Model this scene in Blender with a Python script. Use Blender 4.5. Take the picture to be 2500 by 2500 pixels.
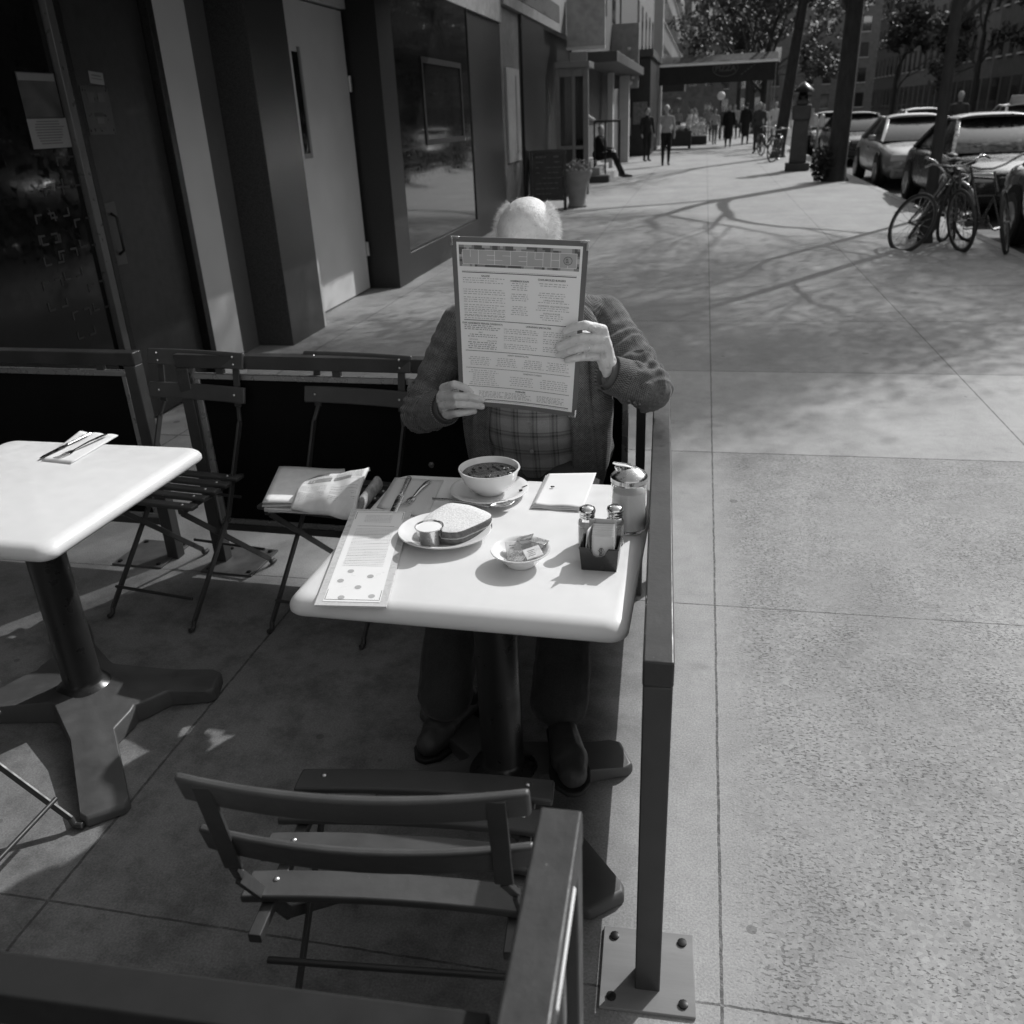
import bpy, bmesh, math, random
from math import sin, cos, pi, radians as rad, sqrt, atan2
from mathutils import Vector as V, Matrix, Euler, noise
random.seed(11)
for o in list(bpy.data.objects): bpy.data.objects.remove(o)
SC = bpy.context.scene; COL = SC.collection

# ------------------------------------------------------------- camera
F_PX, YAW, PIT, ROLL, CAM_H = 2110.0, rad(-12.59), rad(24.54), rad(-2.59), 1.62
CX, CY = 1252.0, 1251.0
fwd = V((sin(YAW)*cos(PIT), cos(YAW)*cos(PIT), -sin(PIT)))
_r = V((cos(YAW), -sin(YAW), 0)); _u = _r.cross(fwd)
cr = _r*cos(ROLL)+_u*sin(ROLL); cu = -_r*sin(ROLL)+_u*cos(ROLL)
cam = bpy.data.cameras.new('camera'); camo = bpy.data.objects.new('camera', cam); COL.objects.link(camo)
camo.matrix_world = Matrix(((cr.x,cu.x,-fwd.x,0),(cr.y,cu.y,-fwd.y,0),(cr.z,cu.z,-fwd.z,CAM_H),(0,0,0,1)))
cam.sensor_width = 62.0; cam.lens = 62.0*F_PX/2500
cam.clip_start = .05; cam.clip_end = 600
cam.dof.use_dof = True; cam.dof.focus_distance = 2.15; cam.dof.aperture_fstop = 9.0
SC.camera = camo
def ray(px, py): return fwd*F_PX + cr*(px-CX) - cu*(py-CY)
O0 = V((0,0,CAM_H))
def at(px, py, Y): d = ray(px,py); return O0 + d*(Y/d.y)
def atz(px, py, z): d = ray(px,py); return O0 + d*((z-CAM_H)/d.z)
def atx(px, py, X): d = ray(px,py); return O0 + d*(X/d.x)

# ------------------------------------------------------------- light
SUNV = V((.72,1.1,1)).normalized()
w = bpy.data.worlds.new('World'); SC.world = w; w.use_nodes = True
nt = w.node_tree; nt.nodes.clear()
sky = nt.nodes.new('ShaderNodeTexSky'); sky.sky_type = 'NISHITA'; sky.sun_disc = False
sky.sun_elevation = math.asin(SUNV.z); sky.sun_rotation = atan2(SUNV.x, SUNV.y)
bwn = nt.nodes.new('ShaderNodeRGBToBW'); bg = nt.nodes.new('ShaderNodeBackground'); wo = nt.nodes.new('ShaderNodeOutputWorld')
nt.links.new(sky.outputs[0], bwn.inputs[0]); nt.links.new(bwn.outputs[0], bg.inputs[0]); nt.links.new(bg.outputs[0], wo.inputs[0])
bg.inputs[1].default_value = .15
sl = bpy.data.lights.new('sun','SUN'); sl.energy = 2.0; sl.angle = rad(.53); sl.color = (1,1,1)
so = bpy.data.objects.new('sun', sl); COL.objects.link(so); so.rotation_euler = (-SUNV).to_track_quat('-Z','Y').to_euler(); so.location = (0,0,30)
SC.view_settings.view_transform = 'Standard'; SC.view_settings.look = 'None'; SC.view_settings.gamma = 1
SC.view_settings.exposure = .84
SC.render.engine = 'CYCLES'

# ------------------------------------------------------------- materials
MATS = {}
def nodes(name):
    m = bpy.data.materials.new(name); m.use_nodes = True; t = m.node_tree
    return m, t, t.nodes['Principled BSDF']
def val(t, v):
    n = t.nodes.new('ShaderNodeValue'); n.outputs[0].default_value = v; return n.outputs[0]
def mth(t, op, a, b=None, c=None, clamp=False):
    n = t.nodes.new('ShaderNodeMath'); n.operation = op; n.use_clamp = clamp
    for i, x in enumerate((a,b,c)):
        if x is None: continue
        if isinstance(x, (int,float)): n.inputs[i].default_value = x
        else: t.links.new(x, n.inputs[i])
    return n.outputs[0]
def noi(t, co, scale, detail=3, rough=.5, dist=0):
    n = t.nodes.new('ShaderNodeTexNoise'); n.inputs['Scale'].default_value = scale; n.inputs['Detail'].default_value = detail
    n.inputs['Roughness'].default_value = rough; n.inputs['Distortion'].default_value = dist
    if co is not None: t.links.new(co, n.inputs['Vector'])
    return n.outputs['Fac']
def ramp(t, x, a, b, lo, hi):
    n = t.nodes.new('ShaderNodeMapRange'); n.inputs['From Min'].default_value = a; n.inputs['From Max'].default_value = b
    n.inputs['To Min'].default_value = lo; n.inputs['To Max'].default_value = hi; t.links.new(x, n.inputs['Value']); return n.outputs[0]
def coords(t, kind='Object', scale=None):
    n = t.nodes.new('ShaderNodeTexCoord'); o = n.outputs[kind]
    if scale:
        mp = t.nodes.new('ShaderNodeMapping'); mp.inputs['Scale'].default_value = scale; t.links.new(o, mp.inputs[0]); o = mp.outputs[0]
    return o
def bump(t, b, h, strength, dist=.002):
    n = t.nodes.new('ShaderNodeBump'); n.inputs['Strength'].default_value = strength; n.inputs['Distance'].default_value = dist
    t.links.new(h, n.inputs['Height']); t.links.new(n.outputs[0], b.inputs['Normal'])
def M(name, v, rough=.5, metal=0, var=.12, vs=6, bmp=0, bs=80, bd=.002, spec=.5, trans=0, ior=1.45, scale=None, coat=0, alpha=1, wear=0, rvar=.1):
    if name in MATS: return MATS[name]
    m, t, b = nodes(name); co = coords(t, 'Object', scale)
    n1 = noi(t, co, vs, 5, .6); c = ramp(t, n1, .25, .75, v*(1-var), v*(1+var))
    if wear:
        n3 = noi(t, co, 25, 6, .75); k = ramp(t, n3, .69, .72, 0, 1); n = t.nodes.new('ShaderNodeMix'); n.data_type='FLOAT'
        t.links.new(k, n.inputs[0]); t.links.new(c, n.inputs[2]); n.inputs[3].default_value = wear; c = n.outputs[0]
    cc = t.nodes.new('ShaderNodeCombineColor')
    for i in range(3): t.links.new(c, cc.inputs[i])
    t.links.new(cc.outputs[0], b.inputs['Base Color'])
    n2 = noi(t, co, vs*4, 3); t.links.new(ramp(t, n2, .3, .7, max(0,rough-rvar), min(1,rough+rvar)), b.inputs['Roughness'])
    b.inputs['Metallic'].default_value = metal; b.inputs['Specular IOR Level'].default_value = spec
    b.inputs['Transmission Weight'].default_value = trans; b.inputs['IOR'].default_value = ior
    b.inputs['Coat Weight'].default_value = coat; b.inputs['Alpha'].default_value = alpha
    if bmp: bump(t, b, noi(t, co, bs, 4, .6), bmp, bd)
    MATS[name] = m; return m

# ------------------------------------------------------------- mesh builder
class MB:
    def __init__(s): s.v = []; s.f = []; s.m = []
    def add(s, vs, fs, mi=0):
        n = len(s.v); s.v += [V(p) for p in vs]; s.f += [tuple(i+n for i in f) for f in fs]; s.m += [mi]*len(fs); return s
    def box(s, c, d, rot=None, mi=0, top=None):
        c = V(c); x,y,z = [a/2 for a in d]; k = top or (1,1)
        vs = [V((-x,-y,-z)),V((x,-y,-z)),V((x,y,-z)),V((-x,y,-z)),V((-x*k[0],-y*k[1],z)),V((x*k[0],-y*k[1],z)),V((x*k[0],y*k[1],z)),V((-x*k[0],y*k[1],z))]
        if rot is not None:
            R = rot if isinstance(rot, Matrix) else Euler(rot).to_matrix(); vs = [R@p for p in vs]
        return s.add([p+c for p in vs], [(0,3,2,1),(4,5,6,7),(0,1,5,4),(1,2,6,5),(2,3,7,6),(3,0,4,7)], mi)
    def bar(s, a, b, wd, th, up=(0,0,1), mi=0):
        a, b = V(a), V(b); d = (b-a); L = d.length; d.normalize(); x = d.cross(V(up))
        if x.length < 1e-4: x = d.cross(V((1,0,0)))
        x.normalize(); y = x.cross(d)
        R = Matrix((x, y, d)).transposed(); return s.box((a+b)/2, (wd, th, L), R, mi)
    def tube(s, pts, r, n=10, mi=0, caps=True, flat=1.0, up=None):
        pts = [V(p) for p in pts]; rs = r if isinstance(r,(list,tuple)) else [r]*len(pts)
        base = len(s.v); prev = None
        for i, p in enumerate(pts):
            d = (pts[min(i+1,len(pts)-1)] - pts[max(i-1,0)]).normalized()
            if prev is None:
                x = V(up) if up else (V((0,0,1)) if abs(d.z) < .9 else V((1,0,0)))
            else: x = prev
            x = (x - d*x.dot(d))
            if x.length < 1e-6: x = d.orthogonal()
            x.normalize(); prev = x; y = d.cross(x)
            for k in range(n):
                a = 2*pi*k/n; s.v.append(p + x*cos(a)*rs[i] + y*sin(a)*rs[i]*flat)
        for i in range(len(pts)-1):
            for k in range(n):
                a = base+i*n+k; b = base+i*n+(k+1)%n; s.f.append((a,b,b+n,a+n)); s.m.append(mi)
        if caps:
            s.f.append(tuple(base+k for k in range(n))[::-1]); s.m.append(mi)
            e = base+(len(pts)-1)*n; s.f.append(tuple(e+k for k in range(n))); s.m.append(mi)
        return s
    def lathe(s, prof, c=(0,0,0), n=32, mi=0, sx=1, sy=1):
        base = len(s.v); c = V(c)
        for r, z in prof:
            for k in range(n):
                a = 2*pi*k/n; s.v.append(c+V((cos(a)*r*sx, sin(a)*r*sy, z)))
        for i in range(len(prof)-1):
            for k in range(n):
                a = base+i*n+k; b = base+i*n+(k+1)%n; s.f.append((a,b,b+n,a+n)); s.m.append(mi)
        s.f.append(tuple(base+k for k in range(n))[::-1]); s.m.append(mi)
        e = base+(len(prof)-1)*n; s.f.append(tuple(e+k for k in range(n))); s.m.append(mi)
        return s
    def prism(s, poly, z0, z1, mi=0, fn=None):
        n = len(poly); vs = [V((p[0],p[1],z0)) for p in poly]+[V((p[0],p[1],z1)) for p in poly]
        if fn: vs = [fn(p) for p in vs]
        fs = [tuple(range(n))[::-1], tuple(range(n,2*n))]+[(i,(i+1)%n,(i+1)%n+n,i+n) for i in range(n)]
        return s.add(vs, fs, mi)
    def grid(s, fn, nu, nv, mi=0, thick=0):
        vs = [V(fn(i/nu, j/nv)) for j in range(nv+1) for i in range(nu+1)]
        fs = [(j*(nu+1)+i, j*(nu+1)+i+1, (j+1)*(nu+1)+i+1, (j+1)*(nu+1)+i) for j in range(nv) for i in range(nu)]
        return s.add(vs, fs, mi)
    def ball(s, c, r, n=12, mi=0):
        c = V(c); rr = r if isinstance(r,(tuple,list)) else (r,r,r)
        prof = [(sin(pi*i/n), -cos(pi*i/n)) for i in range(n+1)]
        base = len(s.v); m = n*2
        for a, z in prof:
            for k in range(m):
                t = 2*pi*k/m; s.v.append(c+V((a*cos(t)*rr[0], a*sin(t)*rr[1], z*rr[2])))
        for i in range(n):
            for k in range(m):
                a = base+i*m+k; b = base+i*m+(k+1)%m; s.f.append((a,b,b+m,a+m)); s.m.append(mi)
        return s
    def build(s, name, mats, parent=None, smooth=False, bevel=0, loc=None, sub=0, solid=0, segs=2, ang=40, merge=True):
        me = bpy.data.meshes.new(name); me.from_pydata([tuple(p) for p in s.v], [], s.f)
        if not isinstance(mats,(list,tuple)): mats = [mats]
        for m in mats: me.materials.append(m)
        me.polygons.foreach_set('material_index', s.m)
        bm = bmesh.new(); bm.from_mesh(me)
        if merge: bmesh.ops.remove_doubles(bm, verts=bm.verts, dist=1e-6)
        bmesh.ops.recalc_face_normals(bm, faces=bm.faces); bm.to_mesh(me); bm.free()
        me.polygons.foreach_set('use_smooth', [bool(smooth)]*len(me.polygons))
        o = bpy.data.objects.new(name, me); COL.objects.link(o)
        if parent is not None: o.parent = parent
        if loc: o.location = loc
        if solid:
            q = o.modifiers.new('s','SOLIDIFY'); q.thickness = solid; q.offset = 0
        if bevel:
            q = o.modifiers.new('b','BEVEL'); q.width = bevel; q.segments = segs; q.limit_method = 'ANGLE'; q.angle_limit = rad(ang)
        if sub:
            q = o.modifiers.new('u','SUBSURF'); q.levels = sub; q.render_levels = sub
        if bevel or (smooth and not sub):
            bpy_smooth(o, 50)
        return o
def bpy_smooth(o, deg):
    me = o.data; me.polygons.foreach_set('use_smooth', [True]*len(me.polygons))
    try: me.set_sharp_from_angle(angle=rad(deg))
    except Exception: pass
def thing(name, label, cat, loc=(0,0,0), rz=0, group=None):
    o = bpy.data.objects.new(name, None); COL.objects.link(o); o.location = loc; o.rotation_euler = (0,0,rz); o.empty_display_size = .1
    return tag(o, label, cat, group)
def tag(o, label, cat, group=None, kind=None):
    if label: o['label'] = label
    if cat: o['category'] = cat
    if group: o['group'] = group
    if kind: o['kind'] = kind
    return o
def struct(o): o['kind'] = 'structure'; return o
def dup(root, loc, rz=None, label=None, group=None, swap=None):
    def cp(o, parent):
        c = o.copy(); COL.objects.link(c)
        if parent is not None: c.parent = parent
        if swap and c.type == 'MESH':
            for i, sl_ in enumerate(c.material_slots):
                if sl_.material and sl_.material.name in swap: sl_.link = 'OBJECT'; sl_.material = swap[sl_.material.name]
        for ch in o.children: cp(ch, c)
        return c
    kids = list(root.children); r = root.copy(); COL.objects.link(r); r.location = loc
    if rz is not None: r.rotation_euler = (0,0,rz)
    for ch in kids: cp(ch, r)
    if label: r['label'] = label
    if group: r['group'] = group
    return r
def blob(parts, voxel, smooth=4, name='body', mat=None, parent=None, disp=None, keep=False):
    """one continuous skin grown over a skeleton of tapered limbs"""
    mb = MB()
    for q in parts:
        if q[0] == 'c':
            _, a, ra, b, rb = q; a, b = V(a), V(b); n = max(2, int((b-a).length/(min(ra,rb)*.8))+1)
            mb.tube([a.lerp(b, i/n) for i in range(n+1)], [ra+(rb-ra)*i/n for i in range(n+1)], 14)
            mb.ball(a, ra, 8); mb.ball(b, rb, 8)
        elif q[0] == 'e':
            _, c, r, e = q; k = MB(); k.ball((0,0,0), r, 12); R = Euler(e).to_matrix(); mb.add([R@p+V(c) for p in k.v], k.f)
        elif q[0] == 'm':
            mb.add(q[1].v, q[1].f)
    o = mb.build(name, mat or M('tmp',.5), None, merge=False)
    m = o.modifiers.new('r','REMESH'); m.mode = 'VOXEL'; m.voxel_size = voxel; m.adaptivity = 0
    if smooth:
        m2 = o.modifiers.new('s','SMOOTH'); m2.iterations = smooth; m2.factor = .5
    dg = bpy.context.evaluated_depsgraph_get(); me = bpy.data.meshes.new_from_object(o.evaluated_get(dg))
    o.modifiers.clear(); old = o.data; o.data = me; bpy.data.meshes.remove(old)
    if disp:
        nr = [v.normal.copy() for v in me.vertices]
        for v, nn in zip(me.vertices, nr): v.co += nn*disp(v.co, nn)
    me.polygons.foreach_set('use_smooth', [True]*len(me.polygons))
    if parent is not None: o.parent = parent
    return o
def text_mesh(s, size, fn, mb, align='CENTER', mi=0, bold=0, sx=1):
    cu_ = bpy.data.curves.new('t','FONT'); cu_.body = s; cu_.size = size; cu_.align_x = align; cu_.align_y = 'CENTER'; cu_.offset = bold
    o = bpy.data.objects.new('t', cu_); COL.objects.link(o)
    dg = bpy.context.evaluated_depsgraph_get(); me = bpy.data.meshes.new_from_object(o.evaluated_get(dg))
    mb.add([fn(v.co.x*sx, v.co.y) for v in me.vertices], [tuple(p.vertices) for p in me.polygons], mi)
    bpy.data.objects.remove(o); bpy.data.curves.remove(cu_); bpy.data.meshes.remove(me)

# ================================================================ GROUND
def ground_mat():
    m, t, b = nodes('sidewalk_concrete'); co = coords(t, 'Object')
    sp = t.nodes.new('ShaderNodeSeparateXYZ'); t.links.new(co, sp.inputs[0]); x, y = sp.outputs[0], sp.outputs[1]
    wob = mth(t,'MULTIPLY', mth(t,'SUBTRACT', noi(t, co, 14, 5, .7), .5), .009)
    xs = mth(t,'ADD', x, wob); ys = mth(t,'ADD', y, wob)
    def line(c, pos, wd):   # dark joint of width wd around pos
        return mth(t,'LESS_THAN', mth(t,'ABSOLUTE', mth(t,'SUBTRACT', c, pos)), wd)
    right = mth(t,'GREATER_THAN', xs, .113)
    jx = line(xs, .113, .0035)
    for px_ in (-1.42, -2.95, 1.66): jx = mth(t,'MAXIMUM', jx, line(xs, px_, .004))
    jy = None
    for p_ in (1.2, 2.755, 4.31, 5.865, 7.41, 8.96, 10.5, 12.05, 13.6, 15.2, 16.7, 18.3, 19.8, 21.4):
        l = line(ys, p_, .0028 if p_ < 3 else .005); jy = l if jy is None else mth(t,'MAXIMUM', jy, l)
    j = mth(t,'MAXIMUM', jx, jy)
    # exposed aggregate slab, right of the long joint, this side of y=4.3
    ex = mth(t,'MULTIPLY', ramp(t, xs, .12, .24, 0, 1), mth(t,'LESS_THAN', ys, 4.31))
    ex = mth(t,'MINIMUM', mth(t,'MAXIMUM', ex, 0), 1)
    ex = mth(t,'MULTIPLY', ex, ramp(t, noi(t, co, 2.2, 3), .3, .55, .45, 1), clamp=True)
    st = noi(t, coords(t,'Object',(1,1.7,1)), 85, 2.5, .55)
    pit = ramp(t, mth(t,'ADD', st, ramp(t, noi(t, co, 5, 4, .65), .3, .7, -.065, .065)), .375, .42, 1, 0)
    vor = t.nodes.new('ShaderNodeTexVoronoi'); vor.inputs['Scale'].default_value = 95; t.links.new(co, vor.inputs['Vector'])
    sepc = t.nodes.new('ShaderNodeSeparateColor'); t.links.new(vor.outputs['Color'], sepc.inputs[0])
    big = noi(t, co, 1.1, 5, .6); fine = noi(t, co, 190, 4, .7); mid = noi(t, co, 14, 5, .65)
    base = mth(t,'ADD', ramp(t, big, .25, .75, .235, .30), ramp(t, fine, .25, .75, -.10, .10))
    base = mth(t,'ADD', base, ramp(t, mid, .3, .7, -.022, .022))
    base = mth(t,'MULTIPLY', base, ramp(t, ys, 4.3, 4.32, 1, 1.12)); base = mth(t,'MULTIPLY', base, 1.22); base = mth(t,'MULTIPLY', base, ramp(t, ys, 5.85, 5.88, 1, .79))  # last factor darkens the farther slabs in colour, standing in for tree shade
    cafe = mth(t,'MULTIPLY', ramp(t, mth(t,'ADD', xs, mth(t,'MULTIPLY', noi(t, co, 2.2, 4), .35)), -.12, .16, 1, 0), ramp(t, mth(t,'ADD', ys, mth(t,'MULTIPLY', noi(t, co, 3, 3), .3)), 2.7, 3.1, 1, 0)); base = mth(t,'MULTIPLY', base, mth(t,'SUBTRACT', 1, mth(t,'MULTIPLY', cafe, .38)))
    agg = mth(t,'ADD', mth(t,'MULTIPLY', sepc.outputs[0], .12), .235); agg = mth(t,'MULTIPLY', agg, ramp(t, noi(t, co, 2.6, 6, .72), .32, .68, .80, 1.16))
    agg = mth(t,'MULTIPLY', agg, mth(t,'SUBTRACT', 1, mth(t,'MULTIPLY', pit, .60)))
    def mix(f, a, c):
        n = t.nodes.new('ShaderNodeMix'); n.data_type='FLOAT'; t.links.new(f, n.inputs[0])
        for i, q in ((2,a),(3,c)):
            if isinstance(q,(int,float)): n.inputs[i].default_value = q
            else: t.links.new(q, n.inputs[i])
        return n.outputs[0]
    c = mix(mth(t,'MULTIPLY', ex, .85), base, agg)
    # gum spots and stains
    v2 = t.nodes.new('ShaderNodeTexVoronoi'); v2.inputs['Scale'].default_value = 4.2; t.links.new(co, v2.inputs['Vector'])
    s2 = t.nodes.new('ShaderNodeSeparateColor'); t.links.new(v2.outputs['Color'], s2.inputs[0])
    gum = mth(t,'LESS_THAN', v2.outputs['Distance'], mth(t,'SUBTRACT', mth(t,'MULTIPLY', s2.outputs[0], .19), .085))
    c = mix(mth(t,'MULTIPLY', gum, .55), c, .09)
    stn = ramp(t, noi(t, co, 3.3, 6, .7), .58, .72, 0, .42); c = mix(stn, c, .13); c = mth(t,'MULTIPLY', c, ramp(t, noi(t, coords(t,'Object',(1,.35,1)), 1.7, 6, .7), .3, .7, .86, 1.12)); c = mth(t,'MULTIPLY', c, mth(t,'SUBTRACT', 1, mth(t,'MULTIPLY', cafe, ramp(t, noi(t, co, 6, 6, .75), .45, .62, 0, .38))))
    j = mth(t,'MULTIPLY', j, ramp(t, noi(t, co, 26, 5, .7), .36, .55, .45, 1)); c = mix(mth(t,'MULTIPLY', j, .78), c, .045)
    cc = t.nodes.new('ShaderNodeCombineColor')
    for i in range(3): t.links.new(c, cc.inputs[i])
    t.links.new(cc.outputs[0], b.inputs['Base Color']); b.inputs['Roughness'].default_value = .78; b.inputs['Specular IOR Level'].default_value = .35
    h = mth(t,'SUBTRACT', mth(t,'ADD', mth(t,'MULTIPLY', fine, .25), mth(t,'MULTIPLY', mth(t,'MULTIPLY', mth(t,'MULTIPLY', pit, ex), -1), .8)), mth(t,'MULTIPLY', j, 2.5))
    bump(t, b, h, .6, .004)
    return m
g = MB(); g.add([(-3.6,-45,0),(3.4,-45,0),(3.4,130,0),(-3.6,130,0)], [(0,1,2,3)])
g.add([(3.4,-45,0),(3.4,130,0),(3.4,130,-.13),(3.4,-45,-.13)], [(0,1,2,3)])
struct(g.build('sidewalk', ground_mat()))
k = MB(); k.box((3.475,42.5,-.0625),(.15,175,.13)); struct(k.build('kerb', M('kerb_stone',.30,.7,var=.2,vs=3,bmp=.4), bevel=.012))
g = MB(); g.add([(-250,-120,-.135),(350,-120,-.135),(350,420,-.135),(-250,420,-.135)], [(0,1,2,3)])
struct(g.build('road', M('asphalt',.075,.8,var=.25,vs=1.2,bmp=.5,bs=120)))
k = MB()
for i in range(12): k.box((9.3, 6+i*9, -.131),(.12,3,.004))
struct(k.build('road_marking', M('road_paint',.6,.7)))
k = MB(); k.box((17.9,63,-.06),(5,140,.13)); struct(k.build('far_sidewalk', M('far_concrete',.28,.8)))

# ================================================================ materials shared
black_paint = M('black_green_paint',.042,.42,var=.25,vs=9,spec=.6,bmp=.15,bs=60,wear=.10)
fence_top = M('fence_paint',.036,.42,var=.3,vs=7,spec=.45,bmp=.3,bs=70,wear=.28)
steel = M('brushed_steel',.55,.25,1,var=.1,vs=20)
chrome = M('chrome',.75,.08,1,var=.05)
rivet = M('rivet_metal',.7,.3,1)
white_top = M('white_laminate',.71,.42,var=.05,vs=7,spec=.4,bmp=.05,bs=200)
china = M('white_china',.78,.12,var=.02,spec=.6,coat=.3)
paper = M('white_paper',.76,.8,var=.03,vs=10,spec=.2)
dark_panel = M('black_canvas',.006,.9,var=.3,vs=4,spec=.1)

# ================================================================ FURNITURE
def table(name, label, cx, cy, rz, base_rot, arms, web):
    T = thing(name, label, 'table', (cx,cy,0), rz)
    mb = MB(); n = 9; r = .035; hw = .351; pts = []
    for q, (sx,sy) in enumerate(((1,1),(-1,1),(-1,-1),(1,-1))):
        for i in range(7):
            a = q*pi/2+pi/2*i/6; pts.append((sx*(hw-r)+r*cos(a), sy*(hw-r)+r*sin(a)))
    # rounded bull-nose profile: inset, z
    prof = [(.016,.703),(.004,.706),(0,.712),(0,.722),(.004,.731),(.011,.738),(.020,.743),(.032,.745)]
    rings = []
    for ins, z in prof:
        k = (hw-ins)/hw; base = len(mb.v); mb.v += [V((p[0]*k, p[1]*k, z)) for p in pts]; rings.append(base)
    N = len(pts)
    for a, b in zip(rings, rings[1:]):
        for i in range(N): mb.f.append((a+i, a+(i+1)%N, b+(i+1)%N, b+i)); mb.m.append(0)
    mb.f.append(tuple(rings[0]+i for i in range(N))[::-1]); mb.m.append(0)
    mb.f.append(tuple(rings[-1]+i for i in range(N))); mb.m.append(0)
    mb.build('table_top', white_top, T, smooth=True)
    mb = MB(); mb.lathe([(.10,.03),(.10,.045),(.078,.075),(.06,.085),(.055,.10),(.054,.62),(.06,.66)], n=32)
    mb.build('column', M('cast_iron_black',.018,.33,var=.3,vs=5,spec=.6), T, smooth=True)
    mb = MB(); mb.box((0,0,.683),(.42,.42,.012)); mb.box((0,0,.668),(.30,.06,.02)); mb.box((0,0,.668),(.06,.30,.021)); mb.build('mounting_plate', black_paint, T)
    # four flat flaring feet in one casting
    out = []
    for q in range(4):
        a, R0 = arms[q]; a2 = arms[(q+1)%4][0]; gap = (a2-a)%(2*pi)
        def P(rr, off): return (cos(a)*rr - sin(a)*off, sin(a)*rr + cos(a)*off)
        rm = web if gap < rad(80) else .115
        out += [P(.27,-.058), P(R0-.02,-.060), P(R0,-.046), P(R0,.046), P(R0-.02,.060), P(.27,.058)]
        am = a+gap/2
        for k in (-.25,0,.25): out.append((cos(am+k*gap*.35)*rm*(1+.25*abs(k)), sin(am+k*gap*.35)*rm*(1+.25*abs(k))))
    mb = MB(); N = len(out)
    def hz(p): d = sqrt(p[0]**2+p[1]**2); return (.080-.048*min(1,max(0,(d-.10)/.40))) if web > .2 else (.066-.034*min(1,max(0,(d-.08)/.26)))
    lay = [(1.0,.004,0),(1.0,1,-.010),(.985,1,0)]
    rr = []
    for sc, kz, dz in lay:
        rr.append(len(mb.v)); mb.v += [V((p[0]*sc, p[1]*sc, .004 if kz==.004 else hz(p)+dz)) for p in out]
    for a, b in zip(rr, rr[1:]):
        for i in range(N): mb.f.append((a+i, a+(i+1)%N, b+(i+1)%N, b+i)); mb.m.append(0)
    c = len(mb.v); mb.v.append(V((0,0,.08 if web > .2 else .068)))
    for i in range(N): mb.f.append((rr[-1]+i, rr[-1]+(i+1)%N, c)); mb.m.append(0)
    mb.build('base', M('cast_iron_foot',.075,.50,var=.3,vs=6,spec=.6,bmp=.25,bs=70), T, bevel=.004, segs=3)
    return T
T_MAIN = table('cafe_table','white square cafe table set with soup and sandwich, on a black pedestal',-.443,1.742,rad(-1.2),0,[(rad(26),.345),(rad(135),.40),(rad(202),.34),(rad(312),.475)],.105)
T_LEFT = table('cafe_table','white square cafe table cut by the left edge, only a napkin and cutlery on it',-1.812,1.90,rad(-1),0,[(rad(18),.405),(rad(133),.48),(rad(200),.41),(rad(311),.585)],.225)

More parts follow.
